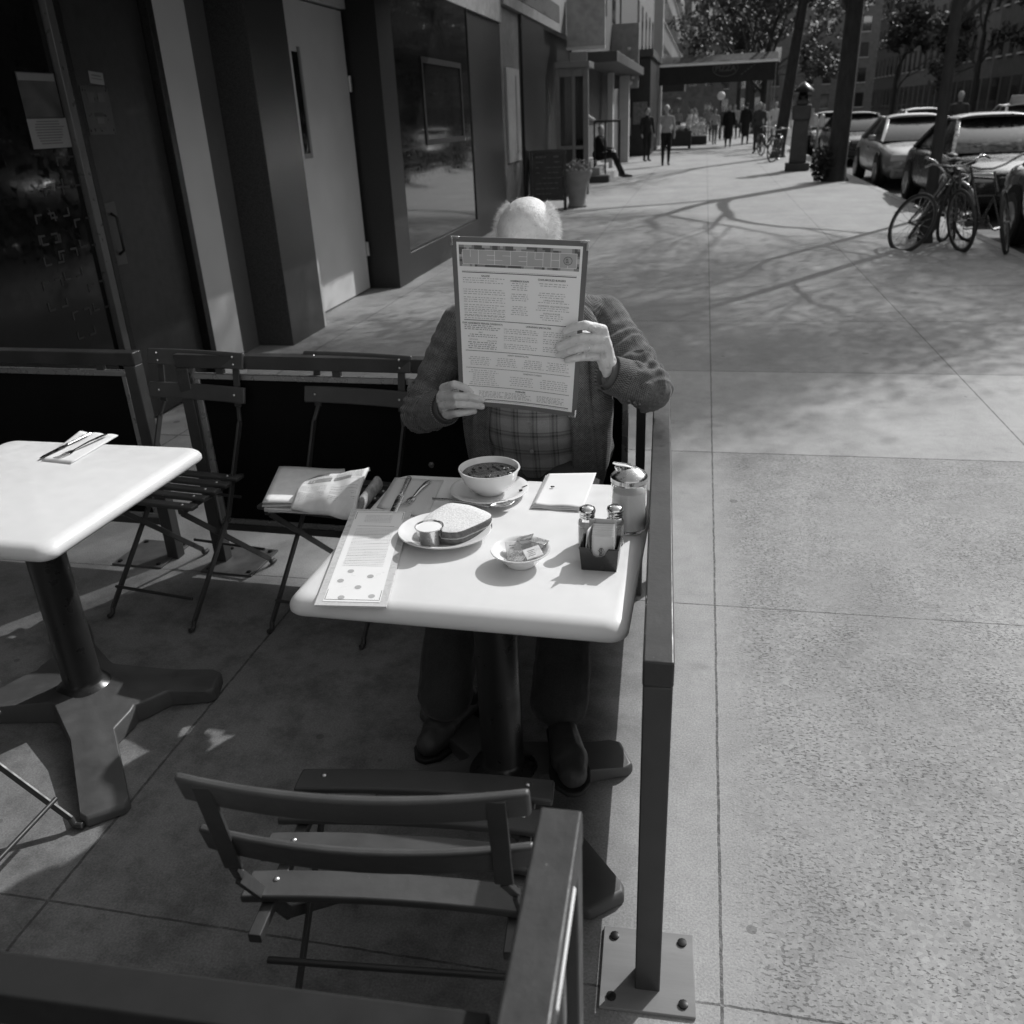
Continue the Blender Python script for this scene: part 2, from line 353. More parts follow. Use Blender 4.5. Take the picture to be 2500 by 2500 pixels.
slat_paint = M('slat_paint',.062,.45,var=.18,vs=8,spec=.5,bmp=.2,bs=90,wear=.2)
def chair(label, loc, rz, W=.43, H=.885, tilt=0, group='folding bistro chairs', sc=1.0, curve=.012, slat=.029, bo=.055, ns=5, sw=.036, pitch=None):
    """folding bistro chair, local front = -y"""
    T = thing('folding_chair', label, 'chair', loc, rz, group)
    hx = W/2; ux_ = W/2-.045
    zs = .452; D = .30*sc
    pitch = pitch or D/(ns-.3)
    for i in range(ns):
        y = -D/2 + i*pitch; mb = MB(); seg = 10
        z = zs - (.006 if i in (0,) else 0)
        ww = sw
        pts = []
        for sx in range(seg+1):
            u = -1+2*sx/seg; pts.append((u*hx, u*u*curve*.4))
        for a in range(seg):
            (x0,b0),(x1,b1) = pts[a], pts[a+1]
            mb.add([(x0,y-ww/2+b0,z-.009),(x1,y-ww/2+b1,z-.009),(x1,y+ww/2+b1,z-.009),(x0,y+ww/2+b0,z-.009),
                    (x0,y-ww/2+b0,z+.006),(x1,y-ww/2+b1,z+.006),(x1,y+ww/2+b1,z+.006),(x0,y+ww/2+b0,z+.006)],
                   [(0,3,2,1),(4,5,6,7),(0,1,5,4),(2,3,7,6)]+([(3,0,4,7)] if a==0 else [])+([(1,2,6,5)] if a==seg-1 else []))
        mb.build('seat_slat', slat_paint, T, bevel=.004)
    for i in range(ns):
        for s in (-1,1):
            mb = MB(); mb.ball((s*(ux_-.005), -D/2+i*pitch+.0, zs+.0065-(.006 if i==0 else 0)), (.0055,.0055,.003), 6); mb.build('rivet', rivet, T, smooth=True)
    for s in (-1,1):
        mb = MB(); mb.bar((s*ux_,-D/2-.02,zs-.02),(s*ux_,D/2+.03,zs-.02),.022,.018); mb.build('seat_rail', black_paint, T, bevel=.002)
    yb = D/2+bo; yt = yb+.055; cb = (1-(ux_/hx)**2)*curve
    # uprights run on as the front legs
    for s in (-1,1):
        mb = MB(); x = s*ux_; xi = s*(ux_+.012)
        mb.bar((x,yt+cb,H-.012),(x,yb+.022+cb,H-.20),.028,.007,up=(0,1,0))
        mb.bar((x,yb+.022+cb,H-.20),(xi,yb+.004,H-.25),.014,.010,up=(0,1,0))
        mb.bar((xi,yb+.004,H-.25),(xi,.05,zs-.13),.009,.022,up=(0,1,0)); mb.bar((xi,.05,zs-.13),(xi,-D/2-.085,.03),.009,.020,up=(0,1,0))
        mb.tube([(xi,-D/2-.083,.035),(xi,-D/2-.088,.016),(xi,-D/2-.10,.011),(xi,-D/2-.112,.013)],.009,8)
        mb.build('front_leg', black_paint, T, bevel=.0015)
        mb = MB(); x2 = s*(ux_-.004)
        mb.bar((x2,-D/2-.01,zs-.028),(x2,D/2+.115,.03),.008,.020,up=(0,1,0)); mb.tube([(x2,D/2+.112,.035),(x2,D/2+.118,.014),(x2,D/2+.13,.011),(x2,D/2+.145,.013)],.009,8)
        mb.ball((s*(ux_+.017),.045,zs-.145),.007,6)
        mb.build('rear_leg', black_paint, T, bevel=.0015)
    for y_, z_ in ((-D/2-.055,.11),(D/2+.085,.09),(D/2+.005,zs-.10)):
        mb = MB(); mb.tube([(-ux_,y_,z_),(ux_,y_,z_)],.006,8); mb.build('stretcher', black_paint, T, smooth=True)
    for zc, yy in ((H-.03,yt),(H-.152,yt-.026)):
        mb = MB(); seg = 12; hh = slat
        for a in range(seg):
            u0, u1 = -1+2*a/seg, -1+2*(a+1)/seg; b0, b1 = -(1-u0*u0)*curve*-1, (1-u1*u1)*curve
            b0 = (1-u0*u0)*curve; x0, x1 = u0*hx, u1*hx; y0 = yy-.018
            tl = hh*.27; mb.add([(x0,y0+b0-tl,zc-hh),(x1,y0+b1-tl,zc-hh),(x1,y0+b1+.014-tl,zc-hh-.003),(x0,y0+b0+.014-tl,zc-hh-.003),(x0,y0+b0+tl,zc+hh),(x1,y0+b1+tl,zc+hh),(x1,y0+b1+.014+tl,zc+hh-.003),(x0,y0+b0+.014+tl,zc+hh-.003)],
                   [(0,3,2,1),(4,5,6,7),(0,1,5,4),(2,3,7,6)]+([(3,0,4,7)] if a==0 else [])+([(1,2,6,5)] if a==seg-1 else []))
        bs = mb.build('back_slat', slat_paint, T, bevel=.005, segs=3)
        for s in (-1,1):
            for dz in (() if bo < .03 else ((.014,-.014) if zc > H-.1 else (0,))):
                mb = MB(); mb.ball((s*ux_, yy-.018+.002, zc+dz), (.005,.004,.005), 6); mb.build('rivet', rivet, bs, smooth=True)
    return T
chair('empty folding chair by the left table, its seat half under that table',(-1.848,2.60,0),rad(-8))
chair('folding chair between the tables holding the folded newspapers',(-1.205,2.585,0),rad(-7.5))
chair('folding chair the man in the checked jacket is sitting on',(-.475,2.53,0),rad(-2))
chair('near folding chair with its back to the camera, in front of the table',(-.462,1.082,0),rad(180+5.2),W=.505,H=.80,sc=1.1,curve=.03,slat=.026,bo=.008,ns=4,sw=.058,pitch=.0875)
chair('folding chair at the lower left corner, only a foot of it in view',(-1.775,1.25,0),rad(-90))

# ================================================================ FENCES
def fence(label, p0, p1, z, posts, panel=True, pz=(.14,None), pole=None, plates=(), wtop=.052, tube=False, pside=0, pend=0, topm=None, lastw=None, platem=None, psz=.228):
    """square tube barrier from p0 to p1"""
    a, b = V((p0[0],p0[1],0)), V((p1[0],p1[1],0)); L = (b-a).length; rz = atan2(b.y-a.y, b.x-a.x)
    T = thing('cafe_fence', label, 'fence', a, rz, 'cafe barriers')
    h = wtop/2
    mb = MB(); mb.box((L/2,0,z-.025),(L,wtop,.05)); mb.build('top_rail', topm or fence_top, T, bevel=.004, segs=3)
    for x in posts:
        pw = lastw if (lastw and x == posts[-1]) else wtop-.002
        mb = MB(); mb.box((x,0,(z-.0505)/2),(pw,pw,z-.0505)); mb.build('post', black_paint, T, bevel=.003)
    for x, y in plates:
        mb = MB(); mb.box((x,y,.004),(psz,psz,.008)); pl = mb.build('base_plate', platem or M('plate_steel',.10,.5,0,var=.35,vs=14,bmp=.4,bs=50), T, bevel=.002)
        for sx in (-1,1):
            for sy in (-1,1):
                mb = MB(); mb.lathe([(.010,.0082),(.010,.012),(.006,.0135)], (x+sx*(psz/2-.024),y+sy*(psz/2-.024),0), 10); mb.build('bolt', M('bolt_dark',.02,.5,.5), pl, smooth=True)
    mb = MB(); mb.box((L/2,0,.165),(L-2*h-.06,.03,.03)); mb.build('bottom_rail', black_paint, T, bevel=.003)
    if panel:
        x0, x1 = h+.045, L-h-.045-pend; zt = z-.085; zb = .19
        mb = MB(); mb.box(((x0+x1)/2,pside,(zt+zb)/2),(x1-x0,.004,zt-zb)); mb.build('canvas_panel', dark_panel, T)
        mb = MB(); f = .022
        mb.box(((x0+x1)/2,pside,zt),(x1-x0+f,f,f)); mb.box(((x0+x1)/2,pside,zb),(x1-x0+f,f,f))
        for x in (x0,x1): mb.box((x,pside,(zt+zb)/2),(f,f*.98,zt-zb-f))
        mb.build('panel_frame', M('panel_frame_metal',.30,.3,.5), T, bevel=.003)
        nn = max(2,int(L/.4))
        for i in range(nn):
            mb = MB(); x = x0+.1+(x1-x0-.2)*i/(nn-1); mb.box((x,0,z-.062),(.03,.018,.024)); mb.build('panel_clip', black_paint, T)
    return T
fence('black barrier with canvas panel behind the chairs, from the gap to the corner',(-1.893,2.858),(-.148,2.80),.872,(.026,1.728),plates=((.10,0),),lastw=.03)
fence('black barrier with canvas panel behind the left table',(-3.25,2.90),(-2.065,2.866),.874,(.03,1.159),plates=((1.045,0),(.14,0)))
fence('long black barrier beside the table, running away along the sidewalk',(-.034,1.20),(-.105,2.93),.80,(.027,1.70),plates=((.05,0),),pside=0,platem=M('plate_pale',.20,.6,0,var=.25,vs=14,bmp=.4,bs=50,scale=(1,.15,1)),psz=.19)
fence('blurred black barrier end nearest the camera with a pale rod beside it',(-.132,.79),(-.105,-.45),.86,(.027,1.2))
fence('dark barrier rail at the bottom left corner close to the camera',(-1.75,.475),(-.17,.535),.80,(.03,1.54),topm=M('shaded_black',.008,.8))  # top rail coloured blacker to stand for the shade it lies in
_nf = [o for o in bpy.data.objects if o.get('label','').startswith('blurred black barrier')][0]
mb = MB(); mb.tube([atz(1397,2172,.835),atz(1352,2470,.835)],.0055,10); q = mb.build('pale_rod', M('pale_rod',.75,.4), smooth=True)
bpy.context.view_layer.update(); q.parent = _nf; q.matrix_parent_inverse = _nf.matrix_world.inverted()

# ================================================================ TABLEWARE
TZ = .7455
def foot(px, py): return atz(px, py, TZ)
def arcp(c, r, a0, a1, n): return [(c[0]+r*cos(a0+(a1-a0)*i/n), c[1]+r*sin(a0+(a1-a0)*i/n)) for i in range(n+1)]
# soup bowl on its saucer
sp = atz(1198,1208,TZ)
T = thing('saucer','white saucer under the bowl of soup','saucer',(sp.x,sp.y,TZ))
mb = MB(); mb.lathe([(.045,0),(.048,.002),(.085,.012),(.100,.017),(.101,.019),(.098,.0205),(.083,.0155),(.05,.0065),(.0,.006)],n=56); mb.build('dish', china, T, smooth=True)
mb = MB(); mb.tube([(.082,.012,.0185),(.088,.018,.019),(.094,.021,.0205)],.0012,5); mb.tube([(.078,-.008,.0175),(.087,-.006,.0185)],.0028,6,flat=.5); mb.build('soup_drop', M('soup',.035,.25,var=.4,vs=60,spec=.6), T, smooth=True)
bowlp = (sp.x+.002,sp.y+.0)
T = thing('soup_bowl','white bowl of dark soup standing on a saucer','bowl',(bowlp[0],bowlp[1],TZ+.0075))
mb = MB(); mb.lathe([(.030,0),(.033,.001),(.034,.005),(.050,.014),(.066,.033),(.073,.052),(.0765,.062),(.0785,.0655),(.0775,.068),(.074,.0675),(.0715,.062),(.069,.052),(.062,.034),(.045,.017),(0,.012)],n=64); mb.build('bowl', china, T, smooth=True)
mb = MB(); mb.grid(lambda u,v:(cos(u*2*pi)*v*.0692, sin(u*2*pi)*v*.0692, .0535+.0009*noise.noise(V((cos(u*2*pi)*v*4,sin(u*2*pi)*v*4,3)))), 48, 14)
for i in range(34):
    a = random.uniform(0,2*pi); q = sqrt(random.random())*.056; d = random.uniform(0,pi); l = random.uniform(.004,.014)
    x, y = cos(a)*q, sin(a)*q; mb.tube([(x,y,.0538),(x+cos(d)*l/2,y+sin(d)*l/2,.0552),(x+cos(d)*l,y+sin(d)*l,.0538)],.0018,6)
mb.build('soup', M('soup_surface',.055,.22,var=.6,vs=90,spec=.6,bmp=.5,bs=200), T, smooth=True)
T = thing('spoon','steel soup spoon lying across the saucer rim, its handle over the table','spoon',(0,0,0))
a_ = atz(1058,1219,TZ+.012); b_ = atz(1130,1226,TZ+.021); c_ = atz(1195,1238,TZ+.019); d_ = atz(1262,1222,TZ+.021)
mb = MB(); mb.tube([a_, a_.lerp(b_,.5)+V((0,0,.002)), b_, b_.lerp(c_,.6), c_],[.0038,.0036,.0025,.0022,.003],8,flat=.4,up=(0,0,1)); mb.build('handle', steel, T, smooth=True)
mb = MB(); k = MB(); k.grid(lambda u,v:((u-.5)*2*.034*1, sin(pi*max(.02,min(.98,u)))*(v-.5)*2*.019, -.006*sin(pi*u)*(1-(2*v-1)**2)), 14, 10)
rr_ = atan2((d_-c_).y,(d_-c_).x); mid = c_.lerp(d_,.5); R = Matrix.Rotation(rr_,3,'Z'); mb.add([R@p+mid for p in k.v], k.f); mb.build('spoon_bowl', steel, T, smooth=True, solid=.0012)
# sandwich plate
pc = atz(1088,1300,TZ+.0)
pc = (V(atz(966,1308,TZ+.022))+V(atz(1207,1282,TZ+.022)))/2
T = thing('plate','white oval-looking plate with the sandwich and the metal sauce cup','plate',(pc.x,pc.y,TZ))
mb = MB(); mb.lathe([(.055,0),(.058,.002),(.083,.012),(.102,.0205),(.1055,.023),(.1045,.0255),(.099,.0245),(.08,.0165),(.058,.0085),(0,.0078)],n=64,sx=1.02,sy=.93); mb.build('dish', china, T, smooth=True)
mb = MB(); q = atz(1000,1325,TZ+.014)-V((pc.x,pc.y,TZ)); mb.tube([q, q+V((.012,-.002,.001)), q+V((.02,-.008,.0)), q+V((.03,-.006,0))],.0016,6); mb.build('leaf_scrap', M('leaf_scrap',.12,.6), T, smooth=True)
# sandwich: two slices of bread cut square
T = thing('sandwich','halved white-bread sandwich with dark crust on the plate','sandwich',(0,0,0))
zc = TZ+.043
B = [atz(1105,1226,zc), atz(1200,1250,zc), atz(1117,1303,zc), atz(1072,1300,zc), atz(1030,1282,zc)]
B = [atz(1093,1226,zc), atz(1150,1232,zc), atz(1204,1254,zc), atz(1200,1266,zc), atz(1116,1304,zc), atz(1030,1290,zc), atz(1036,1262,zc)]
def slice_(z0, z1, shrink, name, dx=0):
    c = sum(B, V())/len(B); pts = []
    for i, p in enumerate(B):
        n_ = B[(i+1)%len(B)]
        for k in range(5): q = p.lerp(n_, k/5); pts.append((q.x,q.y))
    # round the outline
    for _ in range(2):
        N = len(pts); pts = [((pts[i-1][0]+2*pts[i][0]+pts[(i+1)%N][0])/4,(pts[i-1][1]+2*pts[i][1]+pts[(i+1)%N][1])/4) for i in range(N)]
    mb = MB(); N = len(pts)
    for k, (z, s) in enumerate(((z0,.98),(z0+(z1-z0)*.25,1.0),(z0+(z1-z0)*.7,1.0),(z1-.001,.985),(z1,.965),(z1+.0004,.6),(z1+.0002,.25))):
        mb.v += [V((c.x+dx+(p[0]-c.x)*s*shrink, c.y+(p[1]-c.y)*s*shrink, z+.0007*noise.noise(V((p[0]*70*s,p[1]*70*s,z*20))))) for p in pts]
    for k in range(6):
        for i in range(N): a = k*N; mb.f.append((a+i,a+(i+1)%N,a+N+(i+1)%N,a+N+i)); mb.m.append(1 if k < 3 else 0)
    mb.f.append(tuple(6*N+i for i in range(N))); mb.m.append(0); mb.f.append(tuple(range(N))[::-1]); mb.m.append(0)
    return mb.build(name, [M('bread_crumb',.72,.95,var=.22,vs=170,bmp=1.0,bs=220,spec=.1), M('bread_crust',.13,.7,var=.5,vs=130,bmp=.6,bs=160)], T, smooth=True)
slice_(TZ+.0265,TZ+.0425,1.0,'bread_slice'); slice_(TZ+.0100,TZ+.0240,.985,'bread_slice',.001)
mb = MB(); c = sum(B, V())/len(B); N = 40
mb.v += [V((c.x+cos(2*pi*i/N)*.062*(1+.12*noise.noise(V((i*.9,0,0)))), c.y+sin(2*pi*i/N)*.05*(1+.12*noise.noise(V((i*.9,5,0)))), TZ+z)) for z in (.0232,.0270) for i in range(N)]
mb.f += [(i,(i+1)%N,N+(i+1)%N,N+i) for i in range(N)]+[tuple(range(N))[::-1], tuple(range(N,2*N))]; mb.m += [0]*(N+2)
mb.build('filling', M('filling',.13,.5,var=.5,vs=90), T, smooth=True)
q = atz(1048,1338,TZ+.014)
T = thing('sauce_cup','small steel cup of white sauce on the sandwich plate','cup',(q.x,q.y+.018,TZ+.0135))
mb = MB(); mb.lathe([(.0205,0),(.0215,.001),(.031,.043),(.0325,.0445),(.0325,.0458),(.0305,.0455),(.0285,.040),(0,.039)],n=48); mb.build('cup', M('stainless',.62,.22,1,var=.05,vs=30), T, smooth=True)
mb = MB(); mb.lathe([(.0303,.0415),(.0300,.0428),(.02,.0434),(0,.0436)],n=40); mb.build('cream', M('sour_cream',.85,.4,var=.02), T, smooth=True)
# butter dish
bc = (V(atz(1201,1342,TZ+.034))+V(atz(1345,1342,TZ+.034)))/2
T = thing('butter_dish','small white dish holding butter and jam packets','dish',(bc.x,bc.y,TZ))
mb = MB(); mb.lathe([(.031,0),(.033,.001),(.034,.004),(.046,.017),(.060,.031),(.0645,.034),(.0640,.036),(.0605,.0355),(.056,.0315),(.042,.018),(.028,.0085),(0,.0075)],n=56); mb.build('dish', china, T, smooth=True)
foil = M('foil_lid',.45,.3,.6,var=.7,vs=60); foil2 = M('white_lid',.75,.35,var=.25,vs=70); clearp = M('plastic_tub',.6,.3,var=.05,spec=.6)
def packet(label, px, py, z, rot, lid, s=.031):
    p = atz(px,py,TZ+z); T = thing('butter_packet', label, 'packet', p, 0, 'single-serve packets in the dish'); T.rotation_euler = rot
    mb = MB(); mb.box((0,0,-.006),(s*.85,s*.7,.011),top=(1.12,1.15)); mb.build('tub', clearp, T, bevel=.003)
    mb = MB(); mb.box((0,0,.0006),(s*1.18,s*1.0,.0012)); mb.build('lid', lid, T, bevel=.0005)
    mb = MB(); 
    for i in range(4): mb.box((-.004+.002*(i%2), -.008+i*.005,.0014),(.016-.003*(i%3),.0016,.0003))
    mb.build('lid_print', M('print_grey',.3,.5), T)
packet('butter packet with a pale printed lid tilted on top',1303,1350,.036,(rad(16),rad(-10),rad(28)),foil2)
packet('dark-lidded jam packet leaning over the far right rim of the dish',1318,1322,.041,(rad(-8),rad(6),rad(-14)),foil)
packet('dark-lidded jam packet at the far rim of the dish, behind the others',1284,1314,.041,(rad(-10),rad(-14),rad(8)),foil)
packet('butter packet standing on its side in the middle of the dish',1255,1340,.026,(rad(60),rad(10),rad(40)),foil2)
packet('glinting packet lying lowest at the near side of the dish',1263,1358,.022,(rad(20),rad(5),rad(-5)),foil)
# napkin stack
T = thing('napkin','stack of folded white paper napkins by the soup with a dark crumb on it','napkin',(0,0,0))
Q = [atz(1334,1163,TZ), atz(1450,1161,TZ), atz(1418,1251,TZ), atz(1297,1243,TZ)]
for kz in range(3):
    mb = MB(); off = V((.004*kz,.003*kz,0))
    def nf(u,v,kz=kz,off=off):
        p = Q[0].lerp(Q[1],u).lerp(Q[3].lerp(Q[2],u),v)+off; return (p.x,p.y,TZ+.0010+kz*.0016+ v*v*(.0014*kz+.002*sin(u*9+kz)*.8+.0022))
    mb.grid(nf,20,16); mb.build('sheet', paper, T, smooth=True, solid=.0012)
mb = MB(); q = atz(1350,1190,TZ+.009); mb.ball(q+V((0,0,.001)),(.0045,.003,.0022),6); mb.ball(q+V((.004,.001,.001)),(.0025,.002,.002),6); mb.build('crumb', M('soup',.035), T, smooth=True)
# cutlery
def fork(label, p_handle, p_tip, T0=None):
    T = thing('fork', label, 'fork', (0,0,0), 0)
    a, b = V(p_handle), V(p_tip); d = (b-a); L = d.length; d.normalize(); s_ = V((0,0,1)).cross(d); up = V((0,0,1))
    mb = MB(); mb.tube([a+up*.002, a+d*.012+up*.0035, a+d*L*.35+up*.006, a+d*L*.66+up*.0035],[.006,.0085,.0055,.0035],8,flat=.28,up=s_); mb.build('handle', steel, T, smooth=True)
    mb = MB(); mb.tube([a+d*L*.64+up*.0035, a+d*L*.70+up*.003, a+d*L*.78+up*.003],[.0035,.010,.0125],8,flat=.2,up=s_)
    for i in range(4):
        o = s_*(-.0095+i*.0063); mb.tube([a+d*L*.77+o+up*.003, a+d*L*.88+o+up*.0018, b+o+up*.006],[.0019,.0017,.001],6)
    mb.build('tines', steel, T, smooth=True); return T
def knife(label, p_handle, p_tip):
    T = thing('knife', label, 'knife', (0,0,0), 0)
    a, b = V(p_handle), V(p_tip); d = (b-a); L = d.length; d.normalize(); s_ = V((0,0,1)).cross(d); up = V((0,0,1))
    mb = MB(); mb.tube([a+up*.004, a+d*.01+up*.004, a+d*L*.48+up*.004],[.006,.0075,.0055],8,flat=.5,up=s_)
    for o in (-.003,.003): mb.tube([a+d*.008+s_*o+up*.0072, a+d*L*.45+s_*o+up*.0068],.0009,5)
    mb.build('handle', steel, T, smooth=True)
    mb = MB(); mb.tube([a+d*L*.47+up*.003, a+d*L*.52+up*.003, a+d*L*.9+up*.003, b+up*.003],[.005,.009,.009,.003],8,flat=.12,up=s_); mb.build('blade', steel, T, smooth=True); return T
Q2 = [atz(966,1168,TZ), atz(1083,1174,TZ), atz(1040,1268,TZ), atz(922,1240,TZ)]
def napk(name, label, Q2):
    T = thing(name, label, 'napkin', (0,0,0))
    for kz in range(2):
        mb = MB()
        mb.grid(lambda u,v:tuple(Q2[0].lerp(Q2[1],u).lerp(Q2[3].lerp(Q2[2],u),v)+V((.003*kz,-.002*kz,.001+.0011*kz+.0006*sin(u*7+v*3)))),10,10)
        mb.build('sheet', M('grey_napkin',.52,.85,var=.03), T, smooth=True, solid=.0007)
napk('napkin','flat paper napkin under the knife and fork at the far left of the main table',Q2)
fork('fork on the main table, tines pointing at the sandwich plate', atz(1050,1177,TZ+.003), atz(990,1239,TZ+.003))
knife('knife on the main table beside the fork, under the tall menu', atz(1002,1169,TZ+.003), atz(958,1262,TZ+.003))
Q3 = [atz(197,1058,TZ), atz(291,1067,TZ), atz(176,1134,TZ), atz(105,1126,TZ)]
T = thing('napkin','rolled-edge paper napkin on the left table under knife and fork','napkin',(0,0,0))
for kz in range(2):
    mb = MB(); mb.grid(lambda u,v:tuple(Q3[0].lerp(Q3[1],u).lerp(Q3[3].lerp(Q3[2],u),v)+V((0,0,.001+.002*kz+.004*(1-v)*abs(sin(u*8+1))))),24,10); mb.build('sheet', paper, T, smooth=True, solid=.0008)
fork('fork on the left table at the left edge of the picture', atz(262,1063,TZ+.012), atz(138,1124,TZ+.003))
knife('dark-looking knife on the left table beside the fork', atz(222,1060,TZ+.012), atz(100,1122,TZ+.003))

# condiment caddy and shakers
cb = (V(atz(1428,1392,TZ))+V(atz(1502,1396,TZ)))/2; ca = rad(-1)
T = thing('sugar_caddy','small black plastic caddy full of sweetener packets','caddy',(cb.x,cb.y+.03,TZ),ca)
blk = M('black_plastic',.03,.22,var=.1,spec=.6)
W_, D_, Hc, th = .036, .030, .052, .0025
mb = MB()
def side(x0,y0,x1,y1):
    mb.add([(x0,y0,0),(x1,y1,0),(x1*1.12,y1*1.12,Hc),(x0*1.12,y0*1.12,Hc)],[(0,1,2,3)])
side(W_,-D_,W_,D_); side(-W_,D_,-W_,-D_); mb.add([(-W_,-D_,0.001),(W_,-D_,.001),(W_,D_,.001),(-W_,D_,.001)],[(0,1,2,3)])
def scoop(y):
    k = 1.12; pts = [(-W_,0),(W_,0),(W_*k,Hc)]
    cut = [(.021,Hc),(.0175,Hc-.006),(.013,Hc-.016),(.006,Hc-.0205),(-.006,Hc-.0205),(-.013,Hc-.016),(-.0175,Hc-.006),(-.021,Hc)]
    pts += cut+[(-W_*k,Hc)]
    mb.add([(p[0], y*(1+.12*p[1]/Hc), p[1]) for p in pts],[tuple(range(len(pts)))])
    return [V((p[0], y*(1+.12*p[1]/Hc), p[1])) for p in [(W_*k,Hc)]+cut+[(-W_*k,Hc)]]
r1 = scoop(-D_); r2 = scoop(D_)
mb.build('box', blk, T, solid=.0022)
mb = MB(); mb.tube(r1+r2[::-1]+[r1[0]],.0019,8); mb.build('rim', blk, T, smooth=True)
def pk(label, x, y, z, rz, tilt, v, rzz=0):
    m_ = M('packet_paper_%d'%int(v*100), v,.6,var=.05,vs=40)
    P = thing('sweetener_packet', label, 'packet', (0,0,0), 0, 'paper packets in the caddy')
    mb = MB(); k = MB(); k.grid(lambda u,q:((u-.5)*.046, .0012*sin(pi*u)*sin(pi*q), (q-.5)*.062),8,10)
    R = Euler((tilt,rzz,rz)).to_matrix(); k2 = [R@p+V((x,y,z)) for p in k.v]; mb.add(k2,k.f); o = mb.build('sachet', m_, P, smooth=True, solid=.0016)
    P.location = T.location; P.rotation_euler = (0,0,ca); return P
for i in range(6): pk('white sweetener packet in the tight front row inside the caddy', .006,-.019+.0042*i,.043+.0035*i,rad(2),rad(-12),.72-.02*(i%2))
pk('grey packet at the back of the caddy, tallest of them', .008,.012,.068,rad(-3),rad(-8),.5)
pk('packet with a dark end at the back left of the caddy', -.004,.019,.064,rad(6),rad(-4),.42)
pk('pale packet standing sideways at the left of the caddy', -.024,.0,.055,rad(80),rad(4),.66,rad(4))
pk('crumpled darker packet standing sideways beside the white ones', -.016,.004,.05,rad(70),rad(-10),.3)
mb = MB(); P0 = V((cb.x,cb.y+.03,TZ)); Rz = Matrix.Rotation(ca,3,'Z')
text_mesh('nda', .013, lambda x,y: P0+Rz@V((.002-y, -.0232+.0002, .0405+x)), mb, bold=.0002)
mb.tube([P0+Rz@V((.0068+.003*sin(a_*pi), -.0234, .0335+.016*a_)) for a_ in [i/8 for i in range(9)]], .0004, 5)
lt = mb.build('packet_lettering', M('print_black',.05,.6))
_pk0 = [o for o in bpy.data.objects if o.get('label','').startswith('white sweetener packet in the tight')][0]
bpy.context.view_layer.update(); lt.parent = _pk0; lt.matrix_parent_inverse = _pk0.matrix_world.inverted()
glass = M('clear_glass',.95,.02,trans=1,ior=1.45,var=0,rvar=0)
def shaker(label, px, py, fill):
    p = atz(px,py,TZ); T = thing('shaker', label, 'shaker', (p.x,p.y,TZ), 0)
    mb = MB(); n = 8
    mb.lathe([(.0185,0),(.0205,.002),(.0205,.055),(.0195,.060),(.0150,.068),(.0150,.072)],n=10); mb.build('jar', glass, T, smooth=False, bevel=.001)
    mb = MB(); mb.lathe([(.0165,.004),(.0172,.048),(.0165,.0485)],n=10); mb.build('filling', fill, T)
    mb = MB(); mb.lathe([(.0163,.068),(.0163,.071),(.0170,.0715),(.0163,.0735),(.0170,.0755),(.0163,.078),(.0182,.080),(.0188,.085),(.0170,.0905),(.010,.0945),(0,.0955)],n=36); lid = mb.build('cap', M('chrome_cap',.7,.12,1), T, smooth=True)
    mb = MB()
    for i in range(9): a = i*2.4; r_ = .0035*sqrt(i); mb.ball((cos(a)*r_,sin(a)*r_,.0950-r_*r_*22*1.2),.0009,4)
    mb.build('hole', M('print_black',.05), lid)
shaker('salt shaker with a chrome cap behind the caddy, left of the two',1436,1331,M('salt',.72,.9))
shaker('pepper shaker with a chrome cap behind the caddy, next to the sugar jar',1503,1329,M('pepper',.42,.9,var=.6,vs=200))
sj = (V(atz(1494,1296,TZ))+V(atz(1581,1296,TZ)))/2
T = thing('sugar_pourer','tall glass sugar pourer with a steel flap lid at the table edge','sugar jar',(sj.x-.002,sj.y+.012,TZ))
def sect(z0,z1): pass
prof = [(.036,0),(.040,.002),(.041,.006),(.041,.09),(.0405,.112),(.039,.122),(.038,.124)]
mb = MB(); mb.lathe(prof+[(.0345,.124),(.0360,.118),(.0375,.108),(.038,.09),(.038,.008),(.034,.005),(0,.005)],n=40); mb.build('jar', glass, T, smooth=True)
mb = MB(); mb.lathe([(.033,.0055),(.0372,.008),(.0374,.094),(.036,.097),(0,.101)],n=36); mb.build('sugar', M('sugar',.92,.9,var=.03), T, smooth=True)
mb = MB(); mb.lathe([(.0410,.117),(.0418,.118),(.0410,.1205),(.0420,.1235),(.0412,.126),(.0422,.129),(.0418,.1315),(.036,.138),(.020,.149),(.010,.152),(0,.1525)],n=48); mb.build('lid', M('spun_steel',.62,.2,1,var=.08,vs=40), T, smooth=True)
mb = MB(); mb.tube([(.004,0,.1535),(-.010,.0,.157),(-.026,.0,.158),(-.037,.0,.161)],[.008,.011,.011,.007],10,flat=.18,up=(0,1,0)); mb.tube([(-.022,-.004,.146),(-.026,-.005,.156)],[.008,.008],10); mb.build('flap', chrome, T, smooth=True)

